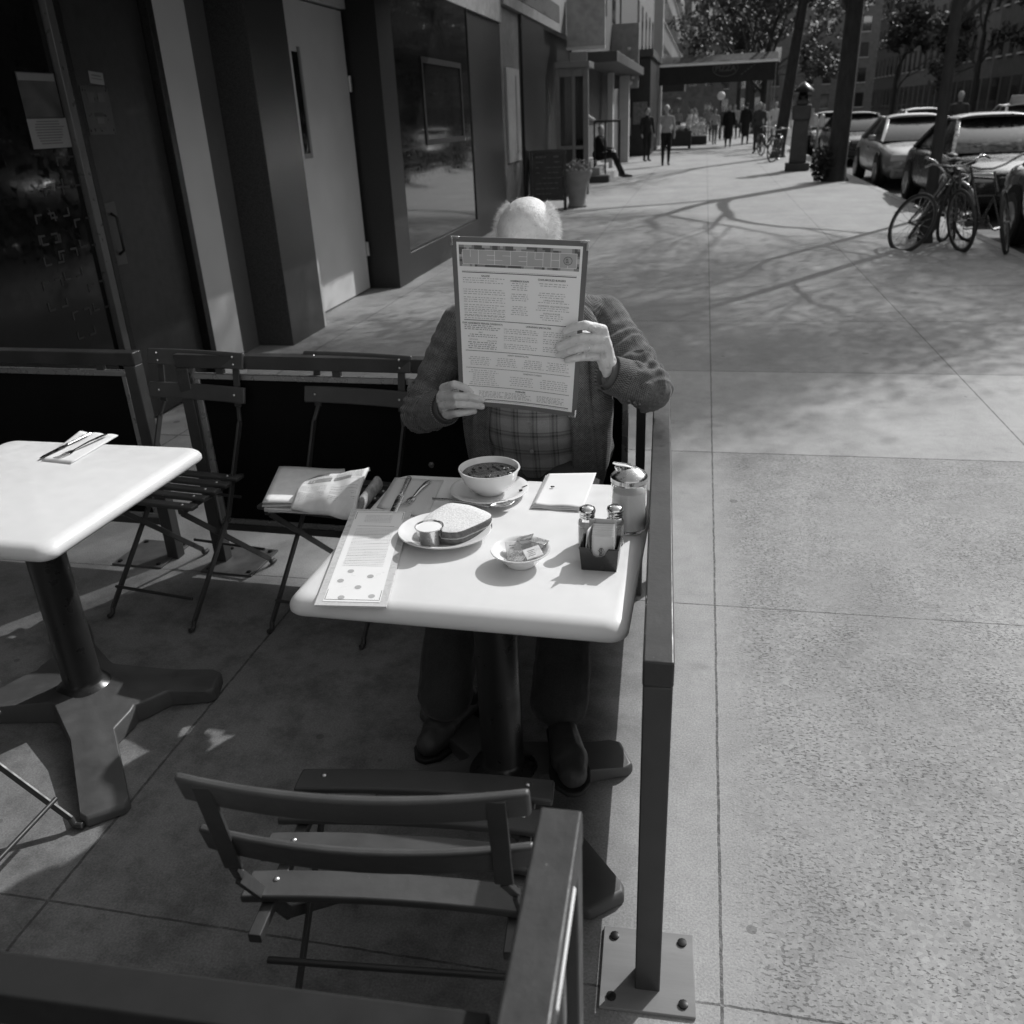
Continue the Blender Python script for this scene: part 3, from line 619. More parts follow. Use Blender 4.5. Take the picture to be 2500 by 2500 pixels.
# ================================================================ MENUS
cover = M('menu_cover_grey',.15,.5,var=.08,vs=20); ink = M('print_black',.05); ink2 = M('print_soft',.22,.7); ink3 = M('print_faint',.42,.7); sheet = M('menu_sheet',.84,.35,var=.02,coat=.25)
def translucent(name, v, fac):
    m, t, b = nodes(name); b.inputs['Base Color'].default_value = (v,v,v,1); b.inputs['Roughness'].default_value = .35
    tr = t.nodes.new('ShaderNodeBsdfTranslucent'); tr.inputs[0].default_value = (v,v,v,1); mx = t.nodes.new('ShaderNodeMixShader'); mx.inputs[0].default_value = fac
    t.links.new(b.outputs[0], mx.inputs[1]); t.links.new(tr.outputs[0], mx.inputs[2]); t.links.new(mx.outputs[0], t.nodes['Material Output'].inputs[0]); return m
def patch(C4, bend):
    TL,TR,BR,BL = C4; nrm = (TR-TL).cross(BL-TL).normalized()
    if nrm.dot(V((0,0,CAM_H))-TL) < 0: nrm = -nrm
    def S(u,v,h=0):
        p = TL.lerp(TR,u).lerp(BL.lerp(BR,u),v); return p+nrm*(h+bend(u,v))
    return S, nrm
def quad(mb, S, u0,v0,u1,v1,h, mi=0, n=1):
    for i in range(n):
        a, b = u0+(u1-u0)*i/n, u0+(u1-u0)*(i+1)/n
        mb.add([S(a,v0,h),S(b,v0,h),S(b,v1,h),S(a,v1,h)],[(0,1,2,3)],mi)
def words(mb, S, u0,u1,v,hh,h,mi=0,dens=.8):
    u = u0
    while u < u1:
        l = min(random.uniform(.008,.035), u1-u); quad(mb,S,u,v-hh/2,u+l*dens,v+hh/2,h,mi,2); u += l+.006
def menu_body(T, S, mu, mv, nseg=16, ring=False):
    mb = MB()
    for side_ in (0,-.0035):
        pass
    g1 = MB(); N = nseg
    top = [[S(i/N,j/N,0) for i in range(N+1)] for j in range(N+1)]; bot = [[S(i/N,j/N,-.004) for i in range(N+1)] for j in range(N+1)]
    idx = lambda i,j: j*(N+1)+i
    g1.v = [p for row in top for p in row]+[p for row in bot for p in row]; K = (N+1)**2
    for j in range(N):
        for i in range(N): g1.f.append((idx(i,j),idx(i+1,j),idx(i+1,j+1),idx(i,j+1))); g1.f.append((K+idx(i,j),K+idx(i,j+1),K+idx(i+1,j+1),K+idx(i+1,j)))
    for i in range(N):
        g1.f.append((idx(i,0),K+idx(i,0),K+idx(i+1,0),idx(i+1,0))); g1.f.append((idx(i,N),idx(i+1,N),K+idx(i+1,N),K+idx(i,N)))
        g1.f.append((idx(0,i),idx(0,i+1),K+idx(0,i+1),K+idx(0,i))); g1.f.append((idx(N,i),K+idx(N,i),K+idx(N,i+1),idx(N,i+1)))
    if ring:
        keep = []
        for f in g1.f:
            js = [(q%K)//(N+1) for q in f]; is_ = [(q%K)%(N+1) for q in f]
            if len(f)==4 and max(is_)-min(is_)==1 and max(js)-min(js)==1 and 0 < min(is_) and max(is_) < N and 0 < min(js) and max(js) < N: continue
            keep.append(f)
        g1.f = keep
    g1.m = [0]*len(g1.f); g1.build('cover', cover, T, smooth=True)
    mb = MB(); mb.grid(lambda u,v: S(mu+(1-2*mu)*u, mv+(1-2*mv)*v, .0008),N,N); o = mb.build('page', sheet, T, smooth=True)
    return o
C4 = (at(1103,578,2.335), at(1440,590,2.30), at(1408,1020,2.325), at(1127,986,2.375))
S, NM = patch(C4, lambda u,v: -.010*sin(pi*u)*(.3+v*v) + .010*v*v*v*(1-u))
MENU = thing('menu','large printed menu held up by the man, hiding his face','menu',(0,0,0))
page = menu_body(MENU, S, .038, .028, ring=True); page.data.materials[0] = M('held_page',.93,.45,var=.015,vs=12,coat=.2)
mb = MB(); H1 = .0012; mi_photo = [0,1,2]
# photo strip behind the title
random.seed(5)
nx, ny = 46, 9
for i in range(nx):
    for j in range(ny):
        u0, u1 = .055+.89*i/nx, .055+.89*(i+1)/nx; v0, v1 = .043+.118*j/ny, .043+.118*(j+1)/ny
        q = noise.noise(V((i*.28+j*.16, j*.45-i*.07, 1.3)))+.35*noise.noise(V((i*.9,j*.9,4)))
        quad(mb,S,u0,v0,u1,v1,H1, 0 if q > .12 else (1 if q > -.12 else 2))
bx0, bx1, by0, by1 = .082,.925,.068,.146
quad(mb,S,bx0,by0,bx1,by1,H1+.0004,3,10)
L_ = lambda x0,y0,x1,y1,w_=.0035: quad(mb,S,bx0+(bx1-bx0)*x0-(w_/2 if x0==x1 else 0),by0+(by1-by0)*y0-(w_*.35 if y0==y1 else 0),bx0+(bx1-bx0)*x1+(w_/2 if x0==x1 else 0),by0+(by1-by0)*y1+(w_*.35 if y0==y1 else 0),H1+.0008,4,4)
for x in (0,.142,.285,.427,.57,.71,.78,.853,1): L_(x,0,x,1)
L_(0,0,1,0); L_(0,1,1,1); L_(.07,0,.07,.5); L_(.925,.82,.925,1)
for a,b,y in ((.215,.285,.35),(.215,.355,.68),(.355,.427,.35),(.497,.57,.35),(.497,.57,.68),(.64,.71,.5),(.78,.853,.5)): L_(a,y,b,y)
L_(.64,0,.64,.5)
cx_, cy_ = bx0+(bx1-bx0)*.925, by0+(by1-by0)*.5
for i in range(28):
    a0, a1 = 2*pi*i/28, 2*pi*(i+1)/28
    for r0, r1, mi in ((.028,.032,5),):
        mb.add([S(cx_+cos(a)*r, cy_+sin(a)*r*.70, H1+.0010) for a, r in ((a0,r0),(a1,r0),(a1,r1),(a0,r1))],[(0,1,2,3)],mi)
for i in range(3): words(mb,S,cx_-.016,cx_+.016,cy_-.009+.009*i,.004,H1+.0010,5,.7)
mb.build('title_banner',[M('photo_light',.50,.5),M('photo_mid',.28,.5),M('photo_dark',.12,.5),M('title_grey',.46,.5),M('title_line',.86,.5),M('print_dark',.10,.5)],MENU)
mb = MB()
def tx(s, size, u, v, mi=0, al='CENTER', bold=.0):
    W0 = (C4[1]-C4[0]).length; H0 = (C4[3]-C4[0]).length
    text_mesh(s, size, lambda x,y: S(u+x/W0, v-y/H0, H1), mb, al, mi, bold)
def rule(v, wd, u0=.07, u1=.93, mi=0): quad(mb,S,u0,v-wd/2,u1,v+wd/2,H1,mi,14)
rule(.186,.0012,mi=1); rule(.193,.0042)
for v, wd in ((.468,.0034),(.652,.003),(.757,.0022),(.872,.0026),(.953,.004),(.961,.0012)): rule(v, wd)
tx('SALADS',.0068,.25,.212,1,bold=.0002); tx('HOMEMADE SOUPS',.006,.51,.232,1,bold=.0002); tx('CHAR-BROILED BURGERS',.0068,.75,.217,1,bold=.0002)
tx('LAMB & PITA BURGER',.006,.77,.330,1); tx('HOMEMADE VEGETABLE BURGER',.006,.77,.362,1); tx('BUFFALO BURGER',.006,.76,.404,1)
tx('OUR HANDMADE PIEROGI (VARENYKY)',.0068,.215,.487,1,bold=.0002); tx('UKRAINIAN SPECIALTIES',.0068,.66,.488,1,bold=.0002)
tx('MEAT',.005,.2,.54,1); tx('HOT PLATE',.005,.14,.584,1); tx('SMALL PLATE',.005,.29,.588,1); tx('HEARTY DINNER PLATES',.0058,.5,.668,1,bold=.0001)
tx('SANDWICH CLASSICS',.0058,.62,.774,1,bold=.0001); tx('BEVERAGES',.0062,.52,.889,1,bold=.0003)
def para(u0,u1,v0,v1,step=.0125,center=False,mi=2):
    v = v0
    while v < v1:
        a, b = u0, u1*1.0
        if center: s_ = random.uniform(0,.3)*(u1-u0); a += s_/2; b -= s_/2
        else: b -= random.choice((0,0,.05,.2))*(u1-u0)
        words(mb,S,a,b,v,.0035,H1,mi,.9); v += step
for v0 in (.225,.29,.335,.378,.412,.443): para(.075,.40,v0,v0+.03,.0125)
for v0,v1 in ((.245,.29),(.305,.345),(.375,.43)): para(.44,.58,v0,v1,.0115,True)
para(.63,.90,.238,.262,.012,True); para(.65,.86,.29,.315,.012,True); para(.62,.92,.342,.35,.012,True); para(.63,.9,.374,.39,.012,True); para(.66,.86,.416,.45,.012,True)
para(.07,.36,.500,.53,.011,False,1); para(.08,.35,.553,.575,.012,True,1); para(.08,.34,.600,.64,.012,True,1)
for v0 in (.51,.553,.60): para(.385,.66,v0,v0+.034,.0115); para(.70,.93,v0,v0+.034,.0115)
for u0 in (.09,.31,.53,.73): para(u0,u0+.19,.69,.745,.0115,True)
para(.09,.34,.772,.86,.0125,True); para(.42,.64,.80,.862,.0125,True); para(.68,.92,.80,.862,.0125,True)
for u0 in (.17,.39,.66): para(u0,u0+.23,.902,.94,.0085)
mb.build('printing',[ink,M('print_mid',.16,.7),ink3],MENU)
mb = MB()
for (u,v,su,sv) in ((0,0,1,1),(1,0,-1,1),(1,1,-1,-1)):
    mb.bar(S(u-.004*su,v+.003*sv,.001),S(u+.062*su,v+.003*sv,.001),.006,.0058,up=NM) ; mb.bar(S(u+.005*su,v,.001),S(u+.005*su,v+.048*sv,.001),.0058,.006,up=NM)
mb.build('metal_corner', M('brass_grey',.62,.25,.9), MENU, bevel=.001)
# narrow menu lying on the table
D4 = [atz(862,1243,TZ+.006), atz(1008,1246,TZ+.006), atz(945,1482,TZ+.006), atz(769,1478,TZ+.006)]
MENU2 = thing('menu','narrow closed menu with round dots lying on the table, overhanging its near edge','menu',(0,0,0))
S2, N2 = patch(D4, lambda u,v: .0015*sin(pi*v))
menu_body(MENU2, S2, .10, .03)
for o in MENU2.children:
    if o.name.startswith('cover'): o.data.materials[0] = M('vinyl_edge',.58,.3,var=.06,vs=20,coat=.5)
mb = MB(); S = S2
for a in ((.115,.045,.885,.0475),(.115,.9525,.885,.955),(.115,.045,.122,.955),(.878,.045,.885,.955)): quad(mb,S2,a[0],a[1],a[2],a[3],H1,0,8)
for u,v in ((.35,.70),(.66,.745),(.25,.79),(.53,.845),(.76,.92),(.34,.935)):
    mb.add([S2(u+cos(2*pi*i/20)*.048, v+sin(2*pi*i/20)*.0165, H1) for i in range(20)],[tuple(range(20))],1)
for i,v in enumerate([.085+.0165*k for k in range(35)]):
    if i in (6,7,9): continue
    hd = i in (8,14,20,24,28,31); words(mb,S2,.28 if i<7 else .2,.72 if i<7 else .8,v,.004,H1,3 if hd else 2,.9)
mb.build('printing',[ink,M('dot_grey',.40,.6),ink3,M('print_mid',.16)],MENU2)

# ================================================================ NEWSPAPERS
T = thing('newspaper','folded newspapers stacked on the seat of the middle chair, the top one rolled over','newspaper',(0,0,0))
news = M('newsprint',.80,.9,var=.10,vs=26,spec=.1); news2 = M('newsprint_dark',.42,.9,var=.45,vs=40,spec=.1)
A0, A1, A2, A3 = atz(690,1165,.470), atz(850,1175,.470), atz(835,1262,.470), atz(650,1255,.470)
for i in range(8):
    mb = MB(); dz = .002+.0052*i; sh = V((random.uniform(-.008,.008),random.uniform(-.006,.006),0))
    mb.grid(lambda u,v: tuple(A0.lerp(A1,u).lerp(A3.lerp(A2,u),v)+sh+V((0,0,dz+.0025*sin(u*5+i)+(.004*u*i*.3)))),12,10)
    mb.build('folded_section', news if i%2==1 else news2, T, smooth=True, solid=.0035)
# top fold: a loop of paper swelling to the right
mb = MB()
P0_, P1_ = atz(712,1234,.520), atz(868,1258,.524); Q0_, Q1_ = atz(757,1168,.545), atz(905,1140,.590)
def topf(u,v):
    a = P0_.lerp(P1_,u); b = Q0_.lerp(Q1_,u); p = a.lerp(b,v); bul = sin(pi*min(1,v*1.02))**.6
    return (p.x, p.y, p.z+ .012*bul*(.6+u) - (.018*(1-v)**6) - .02*max(0,v-.85)/.15*.6 + .0022*sin(u*14+v*5) + .007*noise.noise(V((u*3.2,v*2.6,2))) + .004*abs(noise.noise(V((u*6,v*4,7)))))
mb.grid(topf,26,22); o = mb.build('top_fold', news, T, smooth=True, solid=.012)
mb = MB()
def onf(u,v,h=.0068): p = V(topf(u,v)); return V((p.x,p.y,p.z+h))
random.seed(3)
for j in range(30):
    v = .05+.03*j
    if .5 < v < .60: continue
    for (a,b) in ((.04,.46),(.54,.96)):
        if random.random() < .25: continue
        words(mb, lambda u,v_,h: onf(u,v_), a, b, v, .008, 0, 0, .9)
for (u0,v0,u1,v1,mi) in ((.1,.60,.48,.72,1),(.52,.62,.8,.70,1),(.05,.80,.4,.86,2),(.55,.86,.82,.885,2)):
    quad(mb, lambda u,v_,h: onf(u,v_), u0,v0,u1,v1,0,mi,8)
mb.build('news_printing',[M('news_ink',.40,.9),M('news_photo',.33,.9,var=.3,vs=60),M('news_photo2',.22,.9)],T)
mb = MB(); mb.tube([atz(862,1262,.492), atz(890,1225,.508), atz(925,1180,.52)],[.022,.024,.026],16,flat=.65,up=(0,0,1)); mb.build('rolled_section', news2, T, smooth=True)

# ================================================================ THE MAN
def fabric(name, v, attr=None, kind='plaid', bmp=.35):
    m, t, b = nodes(name)
    if attr:
        a = t.nodes.new('ShaderNodeAttribute'); a.attribute_name = attr; co = a.outputs['Vector']
    else: co = coords(t,'Object')
    sp = t.nodes.new('ShaderNodeSeparateXYZ'); t.links.new(co, sp.inputs[0]); x, y = sp.outputs[0], sp.outputs[1]
    ob = coords(t,'Object')
    def band(c, per, w0, ph=0):
        f = mth(t,'FRACT', mth(t,'ADD', mth(t,'DIVIDE', c, per), ph)); return mth(t,'LESS_THAN', f, w0)
    def soft(c, per): return mth(t,'SINE', mth(t,'MULTIPLY', c, 2*pi/per))
    if kind == 'tweed':
        hx_ = soft(x,.0068); hy_ = soft(y,.0068); chk = mth(t,'MULTIPLY', hx_, hy_)
        c = mth(t,'ADD', ramp(t, chk, -.6,.6, v*.45, v*1.55), mth(t,'MULTIPLY', mth(t,'SUBTRACT', noi(t, ob, 120, 3, .7), .5), v*1.6))
        bx = band(x,.052,.42); by = band(y,.058,.42)
        c = mth(t,'MULTIPLY', c, mth(t,'SUBTRACT', 1.12, mth(t,'MULTIPLY', mth(t,'ADD',bx,by), .11)))
        h = chk
    elif kind == 'plaid':
        c = ramp(t, noi(t, ob, 500, 2), .3,.7, v*.85, v*1.15)
        d = mth(t,'ADD', band(x,.058,.10), mth(t,'ADD', band(x,.058,.06,.78), mth(t,'ADD', band(y,.062,.10), band(y,.062,.05,.80))))
        wd = mth(t,'ADD', band(x,.058,.40,.12), band(y,.062,.40,.12))
        c = mth(t,'MULTIPLY', c, mth(t,'SUBTRACT', 1, mth(t,'MULTIPLY', d, .32))); c = mth(t,'MULTIPLY', c, mth(t,'SUBTRACT',1,mth(t,'MULTIPLY',wd,.16)))
        h = noi(t, ob, 700, 2)
    else:
        c = ramp(t, noi(t, ob, 300, 3), .3,.7, v*.8, v*1.2); h = noi(t, ob, 600, 2)
    big = ramp(t, noi(t, ob, 9, 4), .3,.7, .85, 1.15); c = mth(t,'MULTIPLY', c, big)
    cc = t.nodes.new('ShaderNodeCombineColor')
    for i in range(3): t.links.new(c, cc.inputs[i])
    t.links.new(cc.outputs[0], b.inputs['Base Color']); b.inputs['Roughness'].default_value = .92; b.inputs['Specular IOR Level'].default_value = .15
    b.inputs['Sheen Weight'].default_value = .12
    bump(t, b, h, bmp, .001); return m
def skin_mat(name, v, spots=.5):
    m, t, b = nodes(name); co = coords(t,'Object')
    c = ramp(t, noi(t, co, 28, 5, .6), .3,.7, v*.86, v*1.12)
    sp_ = ramp(t, noi(t, co, 60, 3, .5), .62,.70, 0, spots); n = t.nodes.new('ShaderNodeMix'); n.data_type='FLOAT'; t.links.new(sp_, n.inputs[0]); t.links.new(c, n.inputs[2]); n.inputs[3].default_value = v*.55; c = n.outputs[0]
    cc = t.nodes.new('ShaderNodeCombineColor')
    for i in range(3): t.links.new(c, cc.inputs[i])
    t.links.new(cc.outputs[0], b.inputs['Base Color']); b.inputs['Roughness'].default_value = .48
    b.inputs['Subsurface Weight'].default_value = .15; b.inputs['Subsurface Radius'].default_value = (.008,.008,.008); b.inputs['Subsurface Scale'].default_value = .5
    wr = noi(t, coords(t,'Object',(1,1,2.2)), 130, 4, .7, .6); bump(t, b, mth(t,'ADD', wr, mth(t,'MULTIPLY', noi(t, co, 70, 3, .6, 1.5), 1.2)), .85, .0022); return m
SKIN = skin_mat('aged_skin', .68)
MAN = thing('person','seated elderly bald man in a checked jacket and plaid shirt reading a menu','person',(0,0,0))
# --- joints
KS = 1.075; KH = 1.135
def KK(p): return O0+(V(p)-O0)*KS
neck = KK((-.478,2.50,1.13)); HC = KK((-.466,2.435,1.305))
shL, shR = KK((-.690,2.52,1.055)), KK((-.262,2.52,1.075))      # image left / image right
elL = at(1030,1008,2.36*1.085); wrL = at(1088,998,2.165*KH)
elR = at(1588,950,2.46); wrR = at(1497,916,2.115*KH)
hand_parts = []
def hand(wr, palmc, chains, rads):
    out = [('c', wr, .026, palmc, .024)]
    for i, ch in enumerate(chains):
        r = rads[i]
        pts = [V(p) for p in ch]
        out.append(('c', wr.lerp(pts[0],.25), .017, pts[0], r*1.25))
        for k in range(len(pts)-1):
            r0 = r*(1.22-.12*k); r1 = r*(1.22-.12*(k+1)); out.append(('c', pts[k], r0 if k else r*1.25, pts[k+1], r1))
    return out
def C(lst, Ys): return [at(p[0],p[1],y*KH) for p, y in zip(lst, Ys)]
Yf = 2.040
fR = [C([(1474,806),(1430,794),(1401,800),(1382,810)],(2.070,2.020,2.022,2.027)),
      C([(1478,829),(1424,825),(1391,835),(1366,848)],(2.072,2.017,2.019,2.025)),
      C([(1477,850),(1424,849),(1391,858),(1367,867)],(2.074,2.020,2.021,2.026)),
      C([(1466,872),(1425,872),(1402,876),(1386,880)],(2.078,2.027,2.028,2.032))]
thR = C([(1492,880),(1468,838),(1430,818),(1408,815)],(2.13,2.10,2.072,2.062))
hR = hand(wrR, at(1476,870,2.088*KH), fR, [.0112,.0119,.0115,.0104]) + [('c',thR[0],.016,thR[1],.0135),('c',thR[1],.0135,thR[2],.011),('c',thR[2],.011,thR[3],.009)]
hR += [('c', at(1470,826,2.082*KH), .017, at(1482,895,2.10*KH), .021), ('c', at(1480,835,2.088*KH), .016, wrR, .022)]
fL = [C([(1086,948),(1112,940),(1136,946),(1152,956)],(2.130,2.080,2.080,2.085)),
      C([(1080,968),(1116,968),(1150,971),(1178,977)],(2.130,2.074,2.075,2.080)),
      C([(1082,990),(1118,988),(1152,990),(1178,993)],(2.130,2.074,2.075,2.080)),
      C([(1092,1013),(1118,1010),(1142,1008),(1160,1005)],(2.132,2.082,2.082,2.085))]
thL = C([(1080,1000),(1096,968),(1125,960),(1145,962)],(2.17,2.155,2.125,2.118))
hL = hand(wrL, at(1090,988,2.140*KH), fL, [.0114,.0119,.0113,.0102]) + [('c',thL[0],.016,thL[1],.0135),('c',thL[1],.0135,thL[2],.011),('c',thL[2],.011,thL[3],.009)]
hL += [('c', at(1086,962,2.135*KH), .018, at(1098,1010,2.14*KH), .019), ('c', at(1080,975,2.142*KH), .018, wrL, .022)]
def veins(co, n):
    p = co*55; return .0010*noise.noise(p)+.0007*noise.noise(co*130)+.0009*max(0,noise.noise(V((co.x*40,co.y*40,co.z*120))))
hands = []
for hp, wr, el in ((hR, wrR, elR),(hL, wrL, elL)):
    hp.append(('c', wr, .0255, wr.lerp(el,.45), .034))
    hands.append(blob(hp, .0017, 4, 'hand_tmp', SKIN, None, veins))
# --- head, neck, torso core, limbs: one mesh
tilt = rad(24)
Rh = Matrix.Rotation(tilt,3,'X')     # lean the crown towards the camera
def hp_(x,y,z): return HC+Rh@V((x,y,z))
core = []
def ell(c, r, e=(0,0,0)): core.append(('e', c, r, e))
et = (tilt,0,0)
ell(hp_(0,.012,.028),(.086,.104,.094),et); ell(hp_(0,-.028,-.030),(.068,.072,.088),et); ell(hp_(0,-.048,-.085),(.042,.040,.034),et)
ell(hp_(0,-.075,.015),(.050,.022,.020),et)
core.append(('c', hp_(0,-.093,.0), .009, hp_(0,-.118,-.040), .013))
for s in (-1,1):
    ell(hp_(s*.013,-.106,-.045),(.009,.010,.008),et); ell(hp_(s*.031,-.088,-.004),(.014,.010,.008),et); ell(hp_(s*.045,-.062,-.035),(.022,.022,.02),et)
    ell(hp_(s*.083,.012,-.020),(.007,.020,.034),(tilt,0,s*.35))
    core.append(('c', hp_(s*.02,-.090,-.078), .006, hp_(0,-.094,-.076), .007))
core.append(('c', hp_(0,.03,-.07), .056, neck, .060))
core.append(('c', neck, .058, V((-.475,2.63,1.00)), .10))
ell(V((-.476,2.62,.95)),(.16,.10,.14)); ell(V((-.472,2.60,.78)),(.15,.115,.16)); ell(V((-.47,2.61,.60)),(.165,.12,.12))
for sh, el_ in ((shL,elL),(shR,elR)):
    core += [('c', V((-.479,2.62,1.03)), .06, sh, .050), ('c', sh, .050, el_, .038)]
core += [('c', elL, .038, elL.lerp(wrL,.7), .030), ('c', elR, .038, elR.lerp(wrR,.7), .030)]
knL, knR = V((-.635,2.12,.515)), V((-.315,2.12,.515))
anL = atz(1092,1712,.12); anR = atz(1368,1732,.12)
for kn, an, hx in ((knL,anL,-.57),(knR,anR,-.37)):
    core += [('c', V((hx,2.52,.55)), .085, kn, .062), ('c', kn, .058, an, .036)]
body = blob(core, .0048, 5, 'body', SKIN, MAN, lambda co,n: .0012*noise.noise(co*22)+.0006*noise.noise(co*60))
# weld the finely grown hands into the same mesh
bm = bmesh.new(); bm.from_mesh(body.data)
for h_ in hands: bm.from_mesh(h_.data)
bm.to_mesh(body.data); bm.free()
for h_ in hands: me_ = h_.data; bpy.data.objects.remove(h_); bpy.data.meshes.remove(me_)
body.data.polygons.foreach_set('use_smooth',[True]*len(body.data.polygons))
# nails
mb = MB()
for tip, prv, r in ((fR[0][3],fR[0][2],.0062),(fR[1][3],fR[1][2],.0066),(fR[2][3],fR[2][2],.0062),(fL[0][3],fL[0][2],.006),(fL[1][3],fL[1][2],.0065),(fL[2][3],fL[2][2],.006)):
    d = (tip-prv).normalized(); c = tip + d*.002; tow = (O0-tip).normalized(); s_ = d.cross(tow).normalized(); nn = s_.cross(d).normalized()
    if nn.dot(tow) < 0: nn = -nn
    k = MB(); k.grid(lambda u,v:((u-.5)*2*r, (v-.5)*2*r*.85, .0018*(1-(2*v-1)**2)),6,6); Rn = Matrix((d, s_, nn)).transposed(); mb.add([Rn@p + c + nn*.0072 for p in k.v], k.f)
mb.build('fingernail', M('nail',.62,.25,spec=.6), MAN, smooth=True)
mb = MB(); rc = at(1424,851,2.020); dd = (fR[2][1]-fR[2][2]).normalized(); a1 = dd.orthogonal().normalized(); a2 = dd.cross(a1)
rc = fR[2][1].lerp(fR[2][0],.18)
dd = (fR[2][0]-fR[2][1]).normalized(); a1 = dd.orthogonal().normalized(); a2 = dd.cross(a1)
mb.tube([rc+a1*cos(a)*.0118+a2*sin(a)*.0118 for a in [2*pi*i/24 for i in range(25)]],.0014,8); mb.build('wedding_ring', chrome, MAN, smooth=True)
# hair: fringe of short white hairs around the bald crown
random.seed(9); mb = MB(); mh = MB()
def skull(th, ph):   # th around, ph up (0 = ear level)
    x = sin(th)*cos(ph)*.0875; y = .012-cos(th)*cos(ph)*.106; z = .026+sin(ph)*.096
    return V((x,y,z))
nh = 0
while nh < 6000:
    th = random.uniform(0.0, 2*pi); ph = random.uniform(-.6, 1.25)
    s = abs(((th+pi)%(2*pi))-pi)        # 0 = brow, pi = back of the head
    side = min(1,max(0,(s-1.15)/.35))
    top_lim = -.1+ (.90 if s < 2.2 else .35)*side
    dens = side if ph < top_lim else .012
    if random.random() > dens: continue
    nh += 1
    p = skull(th, ph); n = V((p.x/.081**2,(p.y-.012)/.1**2,(p.z-.02)/.094**2)).normalized()
    L = random.uniform(.010,.026) if ph < top_lim else random.uniform(.003,.006)
    dirn = (n*random.uniform(.5,1.1) + V((0,.45,-.5)) + V((random.gauss(0,.35),random.gauss(0,.35),random.gauss(0,.35)))).normalized()
    q1 = p*1.0 + dirn*L*.5 + n*.002; q2 = q1 + (dirn+V((random.gauss(0,.5),random.gauss(0,.5),random.gauss(0,.5)-.25))).normalized()*L*.5
    wv = n.cross(dirn).normalized()*.00042
    a = hp_(*p); b_ = hp_(*q1); c = hp_(*q2); wv = Rh@wv; k = len(mb.v)
    mb.v += [a-wv, a+wv, b_+wv*.8, b_-wv*.8, c]; mb.f += [(k,k+1,k+2,k+3),(k+3,k+2,k+4)]; mb.m += [0,0]
hairm = M('white_hair',.75,.6,var=.15,vs=60)
mb.build('hair', hairm, MAN, merge=False)
# --- trousers, shoes
tro = fabric('wool_trousers', .05, kind='plain')
for kn, an, hx in ((knL,anL,-.57),(knR,anR,-.37)):
    tp = [('c', V((hx,2.54,.56)), .105, kn, .085), ('c', kn, .085, kn.lerp(an,.55), .078), ('c', kn.lerp(an,.55), .076, an+V((0,0,.03)), .082)]
    if kn is knL: TL_ = tp
    else: TL_ += tp
    
TL_ += [('e', V((-.47,2.60,.60)), (.20,.15,.13), (0,0,0))]
def folds(co, n): return .006*noise.noise(V((co.x*9,co.y*9,co.z*16)))+.0025*noise.noise(co*38)
blob(TL_, .006, 4, 'trousers', tro, MAN, folds)
leather = M('shoe_leather',.055,.48,var=.3,vs=12,spec=.5,coat=0,bmp=.3,bs=60); sole = M('shoe_sole',.02,.6)
def shoe(an, toe, zo):
    toe = V((toe.x,toe.y,zo)); hl = V((an.x,an.y,zo)); d = (toe-hl).normalized(); hl = toe - d*.295; sd = V((0,0,1)).cross(d)
    P = lambda f,s,z: hl + d*.295*f + sd*s + V((0,0,z))
    parts = [('c',P(.10,0,.048),.038,P(.35,0,.053),.040),('c',P(.35,0,.052),.041,P(.68,0,.048),.048),('c',P(.68,.004,.047),.048,P(.84,.004,.040),.038),('c',P(.15,0,.05),.033,P(.22,0,.085),.036),('c',P(.3,0,.06),.03,P(.5,0,.055),.032)]
    S_ = blob(parts,.0035,3,'shoe',leather,MAN,lambda co,n:.001*noise.noise(co*40))
    mb = MB(); ol = [(.02,-0.0240),(.0,0.0000),(.02,0.0240),(.12,0.0396),(.4,0.0384),(.7,0.0564),(.88,0.0480),(.99,0.0192),(1.0,0.0000),(.99,-0.0168),(.88,-0.0456),(.7,-0.0540),(.4,-0.0408),(.12,-0.0396)]
    vs = [P(f,s,.001) for f,s in ol]+[P(f,s,.016) for f,s in ol]; N = len(ol)
    mb.add(vs,[tuple(range(N)),tuple(range(N,2*N))]+[(i,(i+1)%N,(i+1)%N+N,i+N) for i in range(N)]); mb.build('sole', sole, S_, bevel=.004)
    mb = MB(); mb.tube([P(.62,-.026,.076),P(.68,-.012,.085),P(.70,.006,.087),P(.64,.026,.078)],.0035,8)
    mb.tube([P(.66,0,.088),P(.72,.010,.086),P(.78,.016,.080)],.003,6); mb.tube([P(.66,0,.088),P(.73,-.008,.086),P(.79,-.012,.079)],.003,6); mb.tube([P(.72,-.035,.060),P(.86,-.022,.056),P(.92,0,.054),P(.86,.024,.056),P(.72,.037,.060)],.0022,6)
    mb.build('lace', leather, S_, smooth=True)
    sk = blob([('c',V((an.x,an.y,.17)),.041,P(.20,0,.07),.038)],.005,2,'sock',M('black_sock',.012,.9),MAN)
shoe(anL, atz(1026,1866,.0), 0); shoe(anR, atz(1404,1952,.045), .047)
